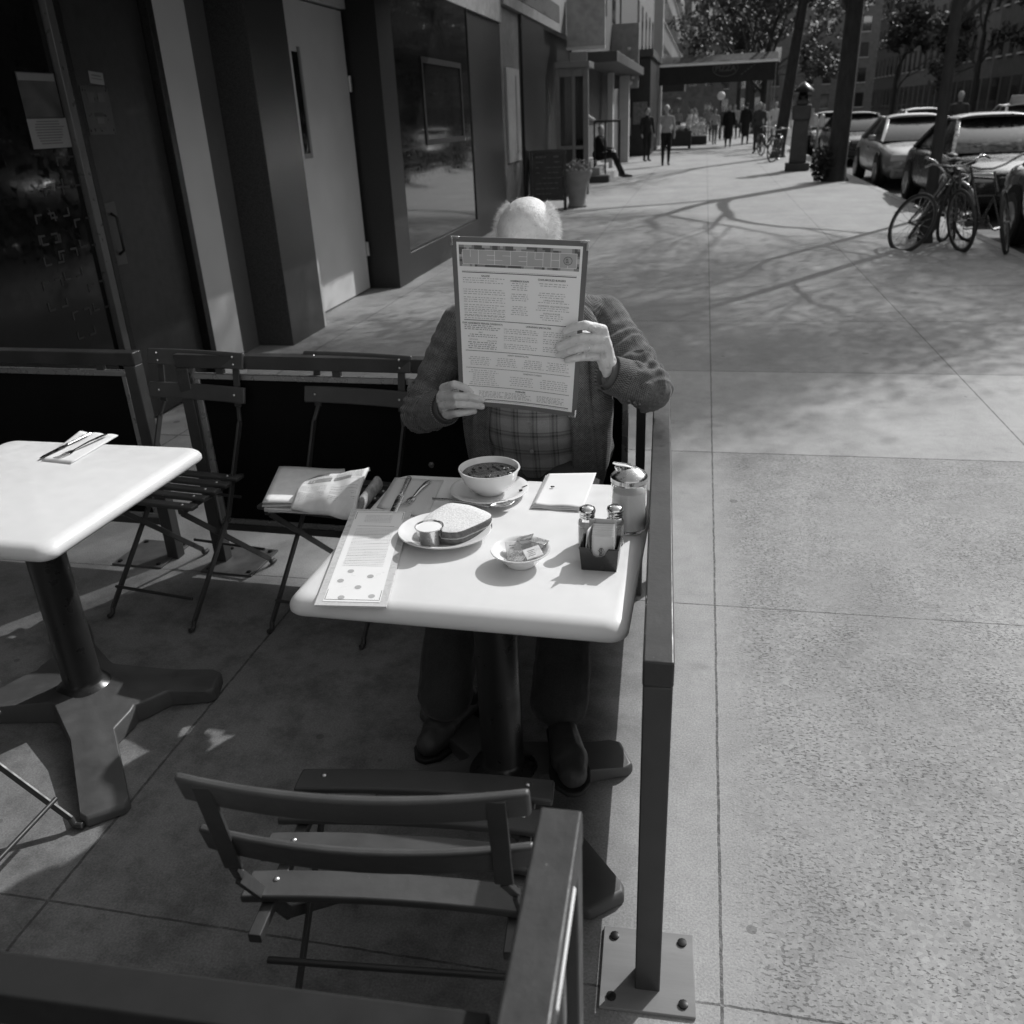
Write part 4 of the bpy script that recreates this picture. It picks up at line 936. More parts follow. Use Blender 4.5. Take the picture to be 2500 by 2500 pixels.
# --- shirt and jacket
def cloth_attr(o, segs, scale=1.0):
    """fabric coordinates that follow each sleeve and the trunk"""
    me = o.data; at_ = me.attributes.new('cloth','FLOAT_VECTOR','POINT'); vals = []
    for v in me.vertices:
        co = v.co; best = None
        for a, b, r in segs:
            ab = b-a; t_ = max(0,min(1,(co-a).dot(ab)/ab.dot(ab))); q = a+ab*t_; d = (co-q).length-r
            if best is None or d < best[0]: best = (d,a,b,t_,q,r)
        if best is None or best[0] > .035: vals += [co.x, co.z, 0]
        else:
            _,a,b,t_,q,r = best; ax = (b-a).normalized(); x = ax.orthogonal().normalized(); x = (V((1,0,0))-ax*ax.x); x = x.normalized() if x.length > .2 else ax.orthogonal().normalized(); y = ax.cross(x)
            e = co-q; vals += [atan2(e.dot(y),e.dot(x))*max(r,.04)+ .3, t_*(b-a).length + (a-V((0,0,0))).length, 1]
    at_.data.foreach_set('vector', vals)
shirt_m = fabric('plaid_shirt', .27, 'cloth', 'plaid', .2); jack_m = fabric('checked_tweed', .105, 'cloth', 'tweed', .15)
sp_ = [('e',V((-.474,2.558,.775)),(.186,.160,.20),(0,0,0)),('e',V((-.478,2.60,.975)),(.17,.125,.17),(0,0,0)),('c',V((-.482,2.61,1.07)),.075,V((-.482,2.59,1.12)),.066),('e',V((-.474,2.575,.66)),(.19,.148,.13),(0,0,0))]
shirt = blob(sp_,.005,4,'shirt',shirt_m,MAN,lambda co,n:.004*noise.noise(V((co.x*7,co.y*7,co.z*14)))+.0018*noise.noise(co*30)); cloth_attr(shirt,[])
mb = MB()
for z in (.70,.79,.88,.97):
    mb.lathe([(.0052,-.0012),(.006,0),(.0052,.0018),(0,.0016)], (0,0,0), 14)
    n_ = 4*14; R = Matrix.Rotation(rad(90),3,'X')
    yb = 2.558-.160*sqrt(max(0,1-((z-.775)/.20)**2)) if z < .9 else 2.455
    for i in range(len(mb.v)-n_, len(mb.v)): mb.v[i] = R@mb.v[i]+V((-.468,yb-.004,z))
mb.build('shirt_button', M('shirt_button',.25,.3,spec=.7), shirt, smooth=True)
cufR, cufL = wrR.lerp(elR,.24), wrL.lerp(elL,.22)
jp = [('e',V((-.486,2.650,.975)),(.228,.125,.165),(0,0,0)),('e',V((-.484,2.635,.80)),(.240,.155,.20),(0,0,0)),('e',V((-.484,2.63,.64)),(.245,.165,.15),(0,0,0)),
      ('c',V((-.59,2.635,1.055)),.062,shL+V((.012,0,0)),.066),('c',V((-.375,2.635,1.07)),.062,shR+V((-.012,0,0)),.066),
      ('c',shL,.073,elL,.065),('c',elL,.067,cufL,.056),('c',shR,.073,elR,.065),('c',elR,.068,cufR,.057),
      ('e',V((-.635,2.525,.775)),(.072,.078,.27),(0,0,rad(-12))),('e',V((-.305,2.515,.775)),(.072,.082,.27),(0,0,rad(12))),
      ('e',V((-.612,2.53,.975)),(.069,.058,.14),(0,0,0)),('e',V((-.335,2.53,.975)),(.069,.058,.14),(0,0,0))]
def jfold(co, n):
    d = .0035*noise.noise(V((co.x*8,co.y*8,co.z*8)))
    for sh, el_, cf in ((shL,elL,cufL),(shR,elR,cufR)):
        for a, b, k in ((sh,el_,1),(el_,cf,0)):
            ab = b-a; L = ab.length; t_ = (co-a).dot(ab)/ab.dot(ab)
            if -.1 < t_ < 1.1 and (co-(a+ab*t_)).length < .10:
                near = t_ if k else 1-t_
                amp = .0100*max(0,min(1,(near-.05)/.5))
                d += amp*sin(t_*L*115 + 4.5*noise.noise(co*9) + (co.x-co.z)*22)*(.5+.5*noise.noise(co*17+V((3,1,2))))
    d += .002*noise.noise(V((co.x*30,co.y*30,co.z*18)))
    return d
jacket = blob(jp,.0045,3,'jacket',jack_m,MAN,jfold)
cloth_attr(jacket,[(shL,elL,.064),(elL,cufL,.056),(shR,elR,.064),(elR,cufR,.056)])
# cuffs: jacket hem ring, shirt cuff inside it
for wr, cf, nm in ((wrR,cufR,1),(wrL,cufL,0)):
    d = (wr-cf).normalized()
    mb = MB(); k = 28; x = d.orthogonal().normalized(); y = d.cross(x)
    def ring(c, r): return [c+x*cos(2*pi*i/k)*r+y*sin(2*pi*i/k)*r for i in range(k)]
    rs = [(cf-d*.02,.0565),(cf+d*.020,.0555),(cf+d*.041,.0535),(cf+d*.042,.050),(cf+d*.02,.046),(cf-d*.01,.040)]
    for c, r in rs: mb.v += ring(c,r)
    for i in range(len(rs)-1):
        for j in range(k): mb.f.append((i*k+j,i*k+(j+1)%k,(i+1)*k+(j+1)%k,(i+1)*k+j)); mb.m.append(0)
    o = mb.build('jacket_cuff', jack_m, jacket, smooth=True); cloth_attr(o,[(cf,wr,.055)])
    mb = MB(); rs = [(cf+d*.0,.044),(cf+d*.045,.0425),(cf+d*.058,.0420),(cf+d*.0585,.0400),(cf+d*.03,.038)]
    for c, r in rs: mb.v += ring(c,r)
    for i in range(len(rs)-1):
        for j in range(k): mb.f.append((i*k+j,i*k+(j+1)%k,(i+1)*k+(j+1)%k,(i+1)*k+j)); mb.m.append(0)
    o = mb.build('shirt_cuff', M('shirt_cuff',.10,.85,bmp=.3,bs=400), shirt, smooth=True)
mb = MB()
for i in range(3):
    c = at(1537+13*i, 981+4*i, 2.36+.006*i); mb.ball(c,(.0062,.004,.0062),6)
o = mb.build('cuff_button', M('horn_button',.06,.2,spec=.8), jacket, smooth=True)
mb = MB(); c = at(1055,1136,2.45); mb.ball(c,(.010,.006,.010),8); mb.build('jacket_button', M('horn_button',.06), jacket, smooth=True)
mb = MB(); d = (wrR-cufR).normalized(); x = d.orthogonal().normalized(); y = d.cross(x); wc = wrR-d*.012
mb.tube([wc+x*cos(a)*.036+y*sin(a)*.036 for a in [2*pi*i/28 for i in range(29)]],.0042,8,flat=.5); mb.build('watch_strap', chrome, MAN, smooth=True)
# lapels and open jacket fronts
def strip(pts_in, pts_out, name, th=.005):
    mb = MB(); n = len(pts_in)-1
    def fn(u,v):
        i = min(int(v*n),n-1); f = v*n-i; a = V(pts_in[i]).lerp(V(pts_in[i+1]),f); b = V(pts_out[i]).lerp(V(pts_out[i+1]),f); return a.lerp(b,u)
    mb.grid(fn,6,24); o = mb.build(name, jack_m, jacket, smooth=True, solid=th); cloth_attr(o,[])
strip([(-.600,2.445,.62),(-.605,2.428,.74),(-.590,2.428,.87),(-.562,2.440,.97),(-.545,2.480,1.06)],[(-.680,2.470,.58),(-.662,2.445,.75),(-.650,2.441,.89),(-.648,2.465,1.0),(-.615,2.525,1.10)],'lapel')
strip([(-.350,2.435,.62),(-.345,2.418,.74),(-.362,2.420,.87),(-.385,2.438,.97),(-.41,2.480,1.07)],[(-.268,2.458,.58),(-.280,2.432,.75),(-.295,2.430,.89),(-.305,2.460,1.01),(-.345,2.525,1.12)],'lapel')

# ================================================================ BUILDINGS ON THE LEFT
X0 = -3.2
granite = M('speckled_granite',.055,.30,var=.75,vs=130,spec=.3,bmp=.05,bs=200)
darkgran = M('dark_granite',.018,.4,var=.5,vs=120,spec=.5)
blackst = M('black_stone',.008,.35,var=.4,vs=30,spec=.4)
def boxp(T, name, x0,x1,y0,y1,z0,z1, m, bevel=0, parent=None):
    mb = MB(); mb.box(((x0+x1)/2,(y0+y1)/2,(z0+z1)/2),(abs(x1-x0),abs(y1-y0),abs(z1-z0))); return mb.build(name, m, parent or T, bevel=bevel)
B1 = thing('restaurant_building','dark granite restaurant front with a grey metal door and a big shop window','building',(0,0,0))
# masses behind the facade, set back in three steps
boxp(B1,'wall',-12,-3.56,-8,15.0,0,14,blackst)
boxp(B1,'upper_wall',-3.56,-3.16,-8,15.0,2.95,14.01,M('brick_wall',.18,.8,var=.3,vs=12))
boxp(B1,'pier',-3.57,-3.2,6.46,7.12,0,2.949,granite,.004)
boxp(B1,'pier',-3.57,-3.12,8.99,9.45,0,2.949,darkgran,.004)
boxp(B1,'pier',-3.57,-3.2,12.72,15.0,0,2.949,blackst,.004)
boxp(B1,'sill',-3.57,-3.13,9.45,12.72,0,.30,darkgran,.004)
# left shop door with posters, framed in metal
boxp(B1,'wall_panel',-3.57,-3.24,-8,1.9,0,2.949,darkgran)
fr = M('bronze_frame',.10,.35,.3,var=.2); 
gd = thing_p = bpy.data.objects.new('glass_door',None); COL.objects.link(gd); gd.parent = B1
boxp(B1,'pane',-3.245,-3.235,1.96,4.34,.08,2.9,M('dark_glass',.004,.06,spec=.5,var=0),parent=gd)
for y in (1.93,3.05,4.375): boxp(B1,'frame',-3.27,-3.20,y-.028,y+.028,0.0,2.948,fr,.003,gd)
boxp(B1,'frame',-3.26,-3.21,1.96,3.02,.0,.08,fr,.003,gd); boxp(B1,'frame',-3.26,-3.21,3.08,4.345,.0,.08,fr,.003,gd)
def onx(px,py,X): p = atx(px,py,X); return (p.y,p.z)
deco = M('etched_pattern',.028,.5)
for px_,py_ in ((141,495),(175,645),(138,720),(212,568),(245,722),(208,790),(128,610),(170,420),(120,560)):
    y,z = onx(px_,py_,-3.233); s_ = .048; mb = MB()
    for sy in (-1,1):
        for sz in (-1,1):
            cy,cz = y+sy*s_, z+sz*s_
            mb.box((-3.2335,cy,cz+sz*.022),(.002,.05,.010)); mb.box((-3.2335,cy+sy*.022,cz),(.0021,.010,.034))
    mb.build('etched_motif', deco, gd)
for (pa,pb,v,nm,lab) in (((105,180),(162,290),.05,'poster','dark photo poster taped inside the glass door'),((105,288),(178,362),.20,'notice_sheet','pale sheet of writing taped inside the glass door')):
    y0,z1 = onx(pa[0],pa[1],-3.23); y1,z0 = onx(pb[0],pb[1],-3.23); y0 = 4.05; y1 = 4.338 if nm=='notice_sheet' else 4.325
    z1 = onx((pa[0]+pb[0])/2,pa[1],-3.23)[1]; z0 = onx((pa[0]+pb[0])/2,pb[1],-3.23)[1]
    T = thing(nm, lab, 'poster' if nm=='poster' else 'notice', (-3.231,(y0+y1)/2,(z0+z1)/2))
    mb = MB(); mb.box((0,0,0),(.002,y1-y0,z1-z0)); mb.build('sheet', M('poster_%s'%nm, v,.5,var=(.75 if nm=='poster' else .05),vs=7), T)
    if nm=='notice_sheet':
        mb = MB()
        for i in range(9): mb.box((.0015,random.uniform(-.01,.01),(z1-z0)*(.38-.09*i)),(.001,(y1-y0)*random.uniform(.5,.8),.006))
        mb.build('printing', M('print_dark',.10), T)
    else:
        mb = MB(); mb.box((.0015,0,(z1-z0)*.40),(.001,(y1-y0)*.95,(z1-z0)*.16)); mb.build('title_strip', M('poster_pale',.18), T)
# metal door with the plates on it
dk = M('dark_grey_door',.022,.45,var=.15,vs=4)
md = bpy.data.objects.new('metal_door',None); COL.objects.link(md); md.parent = B1
boxp(B1,'leaf',-3.30,-3.255,4.46,5.235,.02,2.6,dk,.003,md)
boxp(B1,'frame',-3.32,-3.20,4.405,4.455,0,2.948,blackst,.003,md); boxp(B1,'frame',-3.32,-3.20,5.24,5.30,0,2.948,blackst,.003,md)
boxp(B1,'transom',-3.32,-3.21,4.456,5.239,2.61,2.947,blackst,.0,md)
mb = MB(); y,z = onx(282,573,-3.25); mb.box((-3.252,4.56,z),(.006,.11,.34)); mb.build('handle_plate',M('handle_plate',.07,.4,.4),md,bevel=.002)
mb = MB(); mb.tube([(-3.249,4.56,z+.11),(-3.215,4.56,z+.09),(-3.215,4.56,z-.09),(-3.249,4.56,z-.11)],.009,10); mb.build('handle',blackst,md,smooth=True)
T = thing('notice_plate','grey metal plate with small labels screwed to the dark door','notice',(-3.2535,4.655,1.745))
# the plate in the photo sits just right of the handle side
mb = MB(); mb.box((0,0,0),(.004,.235,.24)); mb.build('plate', M('plate_grey',.06,.35,.2,var=.1), T, bevel=.001)
for sy in (-1,1):
    for sz in (-1,1):
        mb = MB(); mb.ball((.0025,sy*.10,sz*.10),(.002,.007,.007),6); mb.build('screw', blackst, T, smooth=True)
for (cy,cz,w_,h_,v) in ((-.045,.065,.055,.05,.07),(.045,.065,.05,.045,.08),(-.005,-.02,.075,.018,.02),(-.0,-.05,.06,.03,.09),(.005,-.088,.05,.014,.05)):
    mb = MB(); mb.box((.0025,cy,cz),(.0012,w_,h_)); mb.build('label_sticker', M('sticker_%d'%int(v*100),v,.5), T)
T = thing('notice','small pale printed sticker above the metal plate on the dark door','notice',(-3.2535,4.70,1.905))
mb = MB(); mb.box((0,0,0),(.0015,.12,.06),rot=(rad(-4),0,0)); mb.build('sticker', M('sticker_pale',.22,.6), T)
mb = MB(); mb.box((.0012,0,.012),(.0006,.08,.007),rot=(rad(-4),0,0)); mb.box((.0012,0,-.004),(.0006,.09,.004),rot=(rad(-4),0,0)); mb.build('printing', M('print_dark',.10), T)
# pale pilaster and jamb
boxp(B1,'pilaster',-3.57,-3.2,5.302,5.66,0,2.949,M('pale_pilaster',.46,.5,var=.06,vs=3),.003)
boxp(B1,'jamb',-3.57,-3.50,5.66,6.45,0,2.949,M('mid_jamb',.13,.5,var=.1,vs=3))
# recessed pale door between granite piers
pd_m = M('pale_door',.58,.42,var=.07,vs=3,spec=.5)
pd = bpy.data.objects.new('pale_metal_door',None); COL.objects.link(pd); pd.parent = B1
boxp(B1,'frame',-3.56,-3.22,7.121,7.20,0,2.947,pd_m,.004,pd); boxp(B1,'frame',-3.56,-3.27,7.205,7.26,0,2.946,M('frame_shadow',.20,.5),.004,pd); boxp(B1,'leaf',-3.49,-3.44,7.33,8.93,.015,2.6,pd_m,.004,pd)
boxp(B1,'frame',-3.56,-3.40,7.265,7.325,0,2.945,pd_m,.004,pd); boxp(B1,'transom',-3.56,-3.41,7.33,8.98,2.62,2.944,pd_m,.0,pd)
boxp(B1,'window_slot',-3.437,-3.434,7.60,7.80,1.40,2.2,M('dark_glass',.004,.06),0,pd)
for y0,y1,z0,z1 in ((7.56,7.60,1.36,2.24),(7.80,7.84,1.36,2.24)): boxp(B1,'window_trim',-3.44,-3.425,y0,y1,z0,z1,M('trim_grey',.22,.4),.002,pd)
boxp(B1,'window_trim',-3.44,-3.425,7.601,7.799,1.36,1.40,M('trim_grey',.22),.002,pd)
for z in (.42,1.98):
    mb = MB(); mb.tube([(-3.43,8.94,z-.07),(-3.43,8.94,z+.07)],.022,10); mb.tube([(-3.43,8.94,z-.004),(-3.43,8.94,z+.004)],.025,10); mb.build('hinge', M('hinge_metal',.38,.35,.5), pd, smooth=True)
mb = MB(); mb.tube([(-3.435,7.45,1.42),(-3.385,7.45,1.38),(-3.385,7.45,1.10),(-3.435,7.45,1.06)],.014,10); mb.build('handle', M('handle_dark',.05,.3,.5), pd, smooth=True)
mb = MB(); mb.box((-3.436,7.47,.98),(.006,.06,.16)); mb.build('lock_plate', steel, pd)
# shop window
sw = bpy.data.objects.new('shop_window',None); COL.objects.link(sw); sw.parent = B1
refl = M('window_glass',.012,.03,var=0,spec=1.0,ior=1.7)
boxp(B1,'pane',-3.165,-3.155,9.46,12.71,.31,2.94,refl,0,sw)
for y in (9.475,12.69): boxp(B1,'frame',-3.18,-3.14,y-.02,y+.02,.305,2.945,blackst,.002,sw)
for a in ((10.46,10.52,1.36,2.28),(12.17,12.23,1.36,2.28)): boxp(B1,'inner_frame',-3.150,-3.142,a[0],a[1],a[2],a[3],blackst,0,sw)
for a in ((10.521,12.169,1.36,1.42),(10.521,12.169,2.22,2.28)): boxp(B1,'inner_frame',-3.150,-3.142,a[0],a[1],a[2],a[3],blackst,0,sw)
for z in (3.9,7.3,10.7):
    for y in (0,3,6,9,12): boxp(B1,'window',-3.17,-3.15,y,y+1.1,z,z+1.9,refl)
A = thing('awning','dark canvas awning over the restaurant front, just above the picture','awning',(0,0,0))
mb = MB(); mb.add([(-3.16,3.0,3.2),(-3.16,11.6,3.2),(-1.75,11.6,2.78),(-1.75,3.0,2.78)],[(0,1,2,3)]); mb.build('canvas', M('awning_canvas',.03,.9), A, solid=.01)
mb = MB(); mb.box((-1.75,7.3,2.69),(.01,8.6,.17)); mb.build('valance', M('awning_canvas',.03), A)

B2 = thing('shop_building','black and pale panelled shop front past the restaurant window','building',(0,0,0))
boxp(B2,'wall',-12,-3.3,15.0,23.5,0,13.5,blackst)
boxp(B2,'panel_wall',-3.3,-3.2,15.002,16.55,0,3.2,M('grey_panel',.09,.5,var=.25,vs=3))
boxp(B2,'sign_panel',-3.2,-3.17,15.25,16.3,.92,2.35,M('pale_panel',.27,.5,var=.12,vs=5),.004)
boxp(B2,'sign_slot',-3.17,-3.166,15.95,16.06,1.05,2.25,M('slot_grey',.15,.5))
boxp(B2,'pier',-3.3,-3.15,16.56,18.9,0,3.2,blackst,.004)
boxp(B2,'upper_wall',-3.3,-3.12,15.002,23.499,3.21,13.51,M('brick_wall',.18))
for z in (4.2,7.6): 
    for y in (15.6,17.6,19.6,21.6): boxp(B2,'window',-3.13,-3.11,y,y+1.0,z,z+1.8,refl)
# storm vestibule
vf = M('vestibule_frame',.14,.45,var=.15)
Vb = thing('entrance_vestibule','glazed metal storm porch standing out from the black shop front','vestibule',(0,0,0))
vg = M('vestibule_glass',.05,.05,var=.6,vs=1.2,spec=.8)
def fr_(y0,x0,x1,nm='frame'):
    pass
boxp(Vb,'post',-2.56,-2.45,20.15,20.27,0,2.5,vf,.006); boxp(Vb,'post',-3.14,-3.06,20.15,20.27,0,2.5,vf,.006); boxp(Vb,'post',-2.80,-2.73,20.16,20.26,.0,2.5,vf,.006)
boxp(Vb,'rail',-3.06,-2.8,20.165,20.255,2.34,2.5,vf,.004); boxp(Vb,'rail',-2.73,-2.56,20.165,20.255,2.34,2.5,vf,.004)
boxp(Vb,'rail',-3.06,-2.8,20.165,20.255,.93,1.0,vf,.004); boxp(Vb,'rail',-2.73,-2.56,20.165,20.255,.93,1.0,vf,.004); boxp(Vb,'rail',-3.06,-2.8,20.165,20.255,0,.14,vf,.004); boxp(Vb,'rail',-2.73,-2.56,20.165,20.255,0,.14,vf,.004)
boxp(Vb,'glass_pane',-3.06,-2.8,20.2,20.21,.14,2.34,vg); boxp(Vb,'glass_pane',-2.73,-2.56,20.2,20.21,.14,2.34,M('vestibule_dark',.008,.06,spec=.6))
boxp(Vb,'side_wall',-2.53,-2.50,20.27,20.7,0,2.5,M('vestibule_side',.03,.4)); boxp(Vb,'roof',-3.14,-2.42,20.1,21.0,2.5,2.62,vf,.006)
S3 = thing('shop_sign','pale hanging sign panel jutting from the shop front at the top of the picture','sign',(0,0,0))
boxp(S3,'board',-3.1,-2.25,21.6,21.72,2.98,3.9,M('sign_pale',.30,.6,var=.3,vs=5),.01)
boxp(S3,'edge_trim',-3.1,-2.25,21.59,21.73,2.92,2.979,M('sign_edge',.45,.5))
Sg = thing('wall_sign','small blank pale box sign under the hanging panel','sign',(0,0,0)); boxp(Sg,'box',-3.0,-2.62,21.3,21.5,2.60,2.86,M('sign_box',.20,.6),.01)

A4 = thing('sidewalk_chalkboard','black A-frame chalkboard with faint writing on the sidewalk by the facade','signboard',(-2.80,16.85,0),rad(6))
mb = MB(); Rt = Euler((rad(-9),0,0)).to_matrix()
for a,b,c,d in ((0,0,.66,.05),(0,.96,.66,.07)): pass
fz = M('board_frame',.015,.5)
for x in (-.31,.31):
    mb = MB(); mb.box((x,0,.52),(.05,.03,1.05),rot=(rad(-8),0,0)); mb.build('side_rail', fz, A4, bevel=.004)
mb = MB(); mb.box((0,-.0+.07,1.02),(.57,.03,.06),rot=(rad(-8),0,0)); mb.build('top_rail', fz, A4, bevel=.004)
mb = MB(); mb.box((0,-.045,.2),(.57,.03,.05),rot=(rad(-8),0,0)); mb.build('bottom_rail', fz, A4, bevel=.004)
mb = MB(); mb.box((0,.012,.60),(.56,.012,.80),rot=(rad(-8),0,0)); bd = mb.build('chalkboard', M('chalkboard',.022,.6,var=.6,vs=8), A4)
mb = MB(); random.seed(4)
for i in range(8):
    z = .93-.09*i; x = -.22
    while x < .2:
        l = random.uniform(.03,.11)
        if random.random() < .8: mb.box((x+l/2, (z-.6)*.14-.0005-.002+.012-.006, z),(l,.001,.03 if i==0 else .014),rot=(rad(-8),0,0))
        x += l+.02
mb.build('chalk_writing', M('chalk',.10,.9,var=.5,vs=40), bd)
for x in (-.31,.31):
    mb = MB(); mb.box((x,.17,.5),(.045,.025,1.02),rot=(rad(12),0,0)); mb.build('rear_leg', fz, A4, bevel=.004)
Pl = thing('planter','round stone planter with small flowers beside the porch post','planter',(-2.33,17.4,0))
mb = MB(); mb.lathe([(.17,0),(.19,.03),(.16,.08),(.20,.40),(.27,.58),(.29,.62),(.28,.66),(.24,.655),(.22,.60),(0,.58)],n=28); mb.build('pot', M('planter_stone',.22,.7,var=.2), Pl, smooth=True)
def leafcloud(mb, c, r, n, s, seed=0, fl=1.0):
    rnd = random.Random(seed)
    for i in range(n):
        d = V((rnd.gauss(0,1),rnd.gauss(0,1),rnd.gauss(0,1))).normalized()*rnd.random()**.45
        p = V(c)+V((d.x*r[0],d.y*r[1],d.z*r[2])); a = V((rnd.gauss(0,1),rnd.gauss(0,1),rnd.gauss(0,1)*fl)).normalized(); b = a.orthogonal().normalized(); q = s*rnd.uniform(.6,1.3)
        k = len(mb.v); mb.v += [p-a*q, p+b*q*.5, p+a*q, p-b*q*.5]; mb.f.append((k,k+1,k+2,k+3)); mb.m.append(0)
leafm = M('leaf',.055,.6,var=.5,vs=2.5,spec=.4)
mb = MB(); leafcloud(mb,(0,0,.70),(.24,.24,.16),320,.035,1); mb.build('flower_clump', M('flower_leaf',.22,.6,var=.7,vs=30), Pl, merge=False)

B3 = thing('portico_building','building with pale pilasters and a stoop, half way along the left side','building',(0,0,0))
boxp(B3,'wall',-12,-3.25,23.5,36.5,0,14,M('dark_brick',.07,.8,var=.3,vs=10))
boxp(B3,'doorway',-3.25,-3.23,24.2,26.2,.5,3.0,M('dark_glass',.004))
for i,(x,y) in enumerate(((-2.95,30.2),(-2.78,33.2))):
    boxp(B3,'pilaster',x-.16 if i else x-.09,x+.17 if i else x+.08,y-.2,y+.2,0,2.75,M('pale_stone',.42,.7,var=.12,vs=3),.01)
boxp(B3,'porch_roof',-3.25,-2.2,24.0,34.2,2.76,3.0,M('porch_dark',.05,.6),.01)
for i,(x,z) in enumerate(((-2.40,.17),(-2.62,.34),(-2.84,.50))): boxp(B3,'step',-3.25,x,23.9,26.3,z-.17 if i else 0,z,M('step_stone',.34,.7,var=.15),.008)
boxp(B3,'step_wall',-3.25,-2.35,23.55,23.88,0,.16,M('porch_dark',.05),.008)
for z in (4.4,7.8,11): 
    for y in (24.5,27.5,30.5,33.5): boxp(B3,'window',-3.26,-3.23,y,y+1.1,z,z+1.9,refl)
H_ = thing('handrail','dark iron handrail with bright knobs beside the stoop','railing',(0,0,0))
pa, pb, pc_ = atx(1456,296,-2.9), atx(1516,296,-2.75), atx(1412,264,-2.9)
P3 = lambda px,py,Y: at(px,py,Y)
mb = MB(); mb.tube([P3(1452,297,24.2),P3(1516,296,24.6)],.03,8); mb.build('top_rail', blackst, H_, smooth=True)
mb = MB(); mb.tube([P3(1412,266,23.6),P3(1452,294,24.1)],.035,8); mb.build('slanted_rail', M('rail_bright',.55,.3,.6), H_, smooth=True)
for px_ in (1453,1480,1515):
    q = P3(px_,297,24.2); mb = MB(); mb.tube([q,(q.x,q.y,.1)],.022,8); mb.build('baluster', blackst, H_, smooth=True)
S5 = thing('projecting_sign','tall mottled pale sign with white blobs of lettering projecting over the sidewalk','sign',(0,0,0))
q0, q1 = at(1494,60,33.5), at(1560,215,33.5); boxp(S5,'board',q0.x,q1.x,33.5,33.7,q1.z,q0.z,M('sign_mottled',.24,.6,var=.3,vs=4),.01)
mb = MB(); random.seed(8)
for (a,b,s_) in ((1510,150,.13),(1520,160,.16),(1528,166,.12),(1546,150,.10),(1545,172,.11),(1547,190,.10),(1512,128,.09),(1538,120,.10),(1540,203,.16),(1552,180,.1)):
    p = at(a,b,33.49); mb.ball(p,(s_*.6,.02,s_*.5),5)
mb.build('lettering', M('sign_white',.62,.6), S5, smooth=True)
B4 = thing('dark_storefront','dark storefront standing forward of its neighbours with a paler poster case','building',(0,0,0))
boxp(B4,'wall',-12,-2.15,37.5,44.5,0,3.5,M('dark_front',.014,.5,var=.5,vs=3)); boxp(B4,'upper_wall',-12,-3.2,36.5,44.5,3.5,15,M('dark_brick',.07))
boxp(B4,'poster_case',-2.8,-2.25,37.44,37.49,1.15,1.95,M('poster_case',.13,.5,var=.7,vs=9),.01); boxp(B4,'side_strip',-2.98,-2.88,37.42,37.49,.75,1.4,M('pale_strip',.32,.5))  # paler poster panel and a plain pale strip on the dark front
boxp(B4,'cornice',-3.2,-2.05,37.3,44.5,3.5,3.75,M('porch_dark',.05))
B5 = thing('corner_building','building with a pale corner column beyond the long canopy','building',(0,0,0))
boxp(B5,'wall',-12,-3.3,44.5,62,0,14,M('mid_brick',.13,.8,var=.4,vs=5)); boxp(B5,'column',-2.65,-2.2,48,48.5,0,7,M('pale_stone',.42),.02)
for z in (4.4,7.8,11): 
    for y in (46,49,52,55,58): boxp(B5,'window',-3.31,-3.28,y,y+1.1,z,z+1.9,refl)
boxp(B5,'shop_awning',-3.3,-1.2,52,56,2.5,3.1,M('awning_dark',.03,.8)); boxp(B5,'fascia',-3.0,1.0,61.9,62.1,2.3,2.9,M('fascia',.12,.6,var=.5,vs=3))
Cn = thing('entrance_canopy','long dark canvas canopy with a white edge and oval emblem reaching to the kerb','canopy',(0,0,0))
Y_ = 45.0; a,b,c,d = at(1587,168,Y_),at(1904,146,Y_),at(1904,194,Y_),at(1587,213,Y_)
mb = MB(); zt, zb_ = (a.z+b.z)/2-.02, (c.z+d.z)/2
mb.box(((a.x+b.x)/2,Y_,(zt+zb_)/2),(b.x-a.x,.04,zt-zb_)); cv = mb.build('side_valance', M('canopy_canvas',.022,.85,var=.2,vs=2), Cn)
mb = MB(); mb.add([(a.x,Y_-.02,zt),(b.x,Y_-.02,zt),(b.x,Y_+1,zt+.42),(a.x,Y_+1,zt+.42),(b.x,Y_+2,zt),(a.x,Y_+2,zt)],[(0,1,2,3),(3,2,4,5)]); mb.build('roof', M('canopy_canvas',.022), Cn, solid=.02)
mb = MB(); mb.box(((a.x+b.x)/2,Y_-.03,zt+.04),(b.x-a.x,.05,.10)); mb.build('white_edge', M('edge_white',.9,.6), Cn)
ec = at(1773,168,Y_-.03); mb = MB()
mb.tube([V((ec.x+cos(t)*.55,Y_-.03,ec.z+sin(t)*.32)) for t in [2*pi*i/32 for i in range(33)]],.018,6)
text_mesh("PIZZA",.34,lambda x,y: V((ec.x+x,Y_-.035,ec.z+y)),mb,bold=.01)
for i in range(7): mb.box((ec.x+.75+.13*i,Y_-.03,ec.z-.25+.09*i),(.10,.01,.05),rot=(0,-.6,0))
mb.build('emblem', M('emblem_grey',.08,.8), cv)
for x in (a.x+.1,b.x-.1):
    for y in (Y_,Y_+2):
        mb = MB(); mb.tube([(x,y,0),(x,y,zt)],.03,8); mb.build('pole', M('pole_grey',.25,.4,.5), Cn, smooth=True)

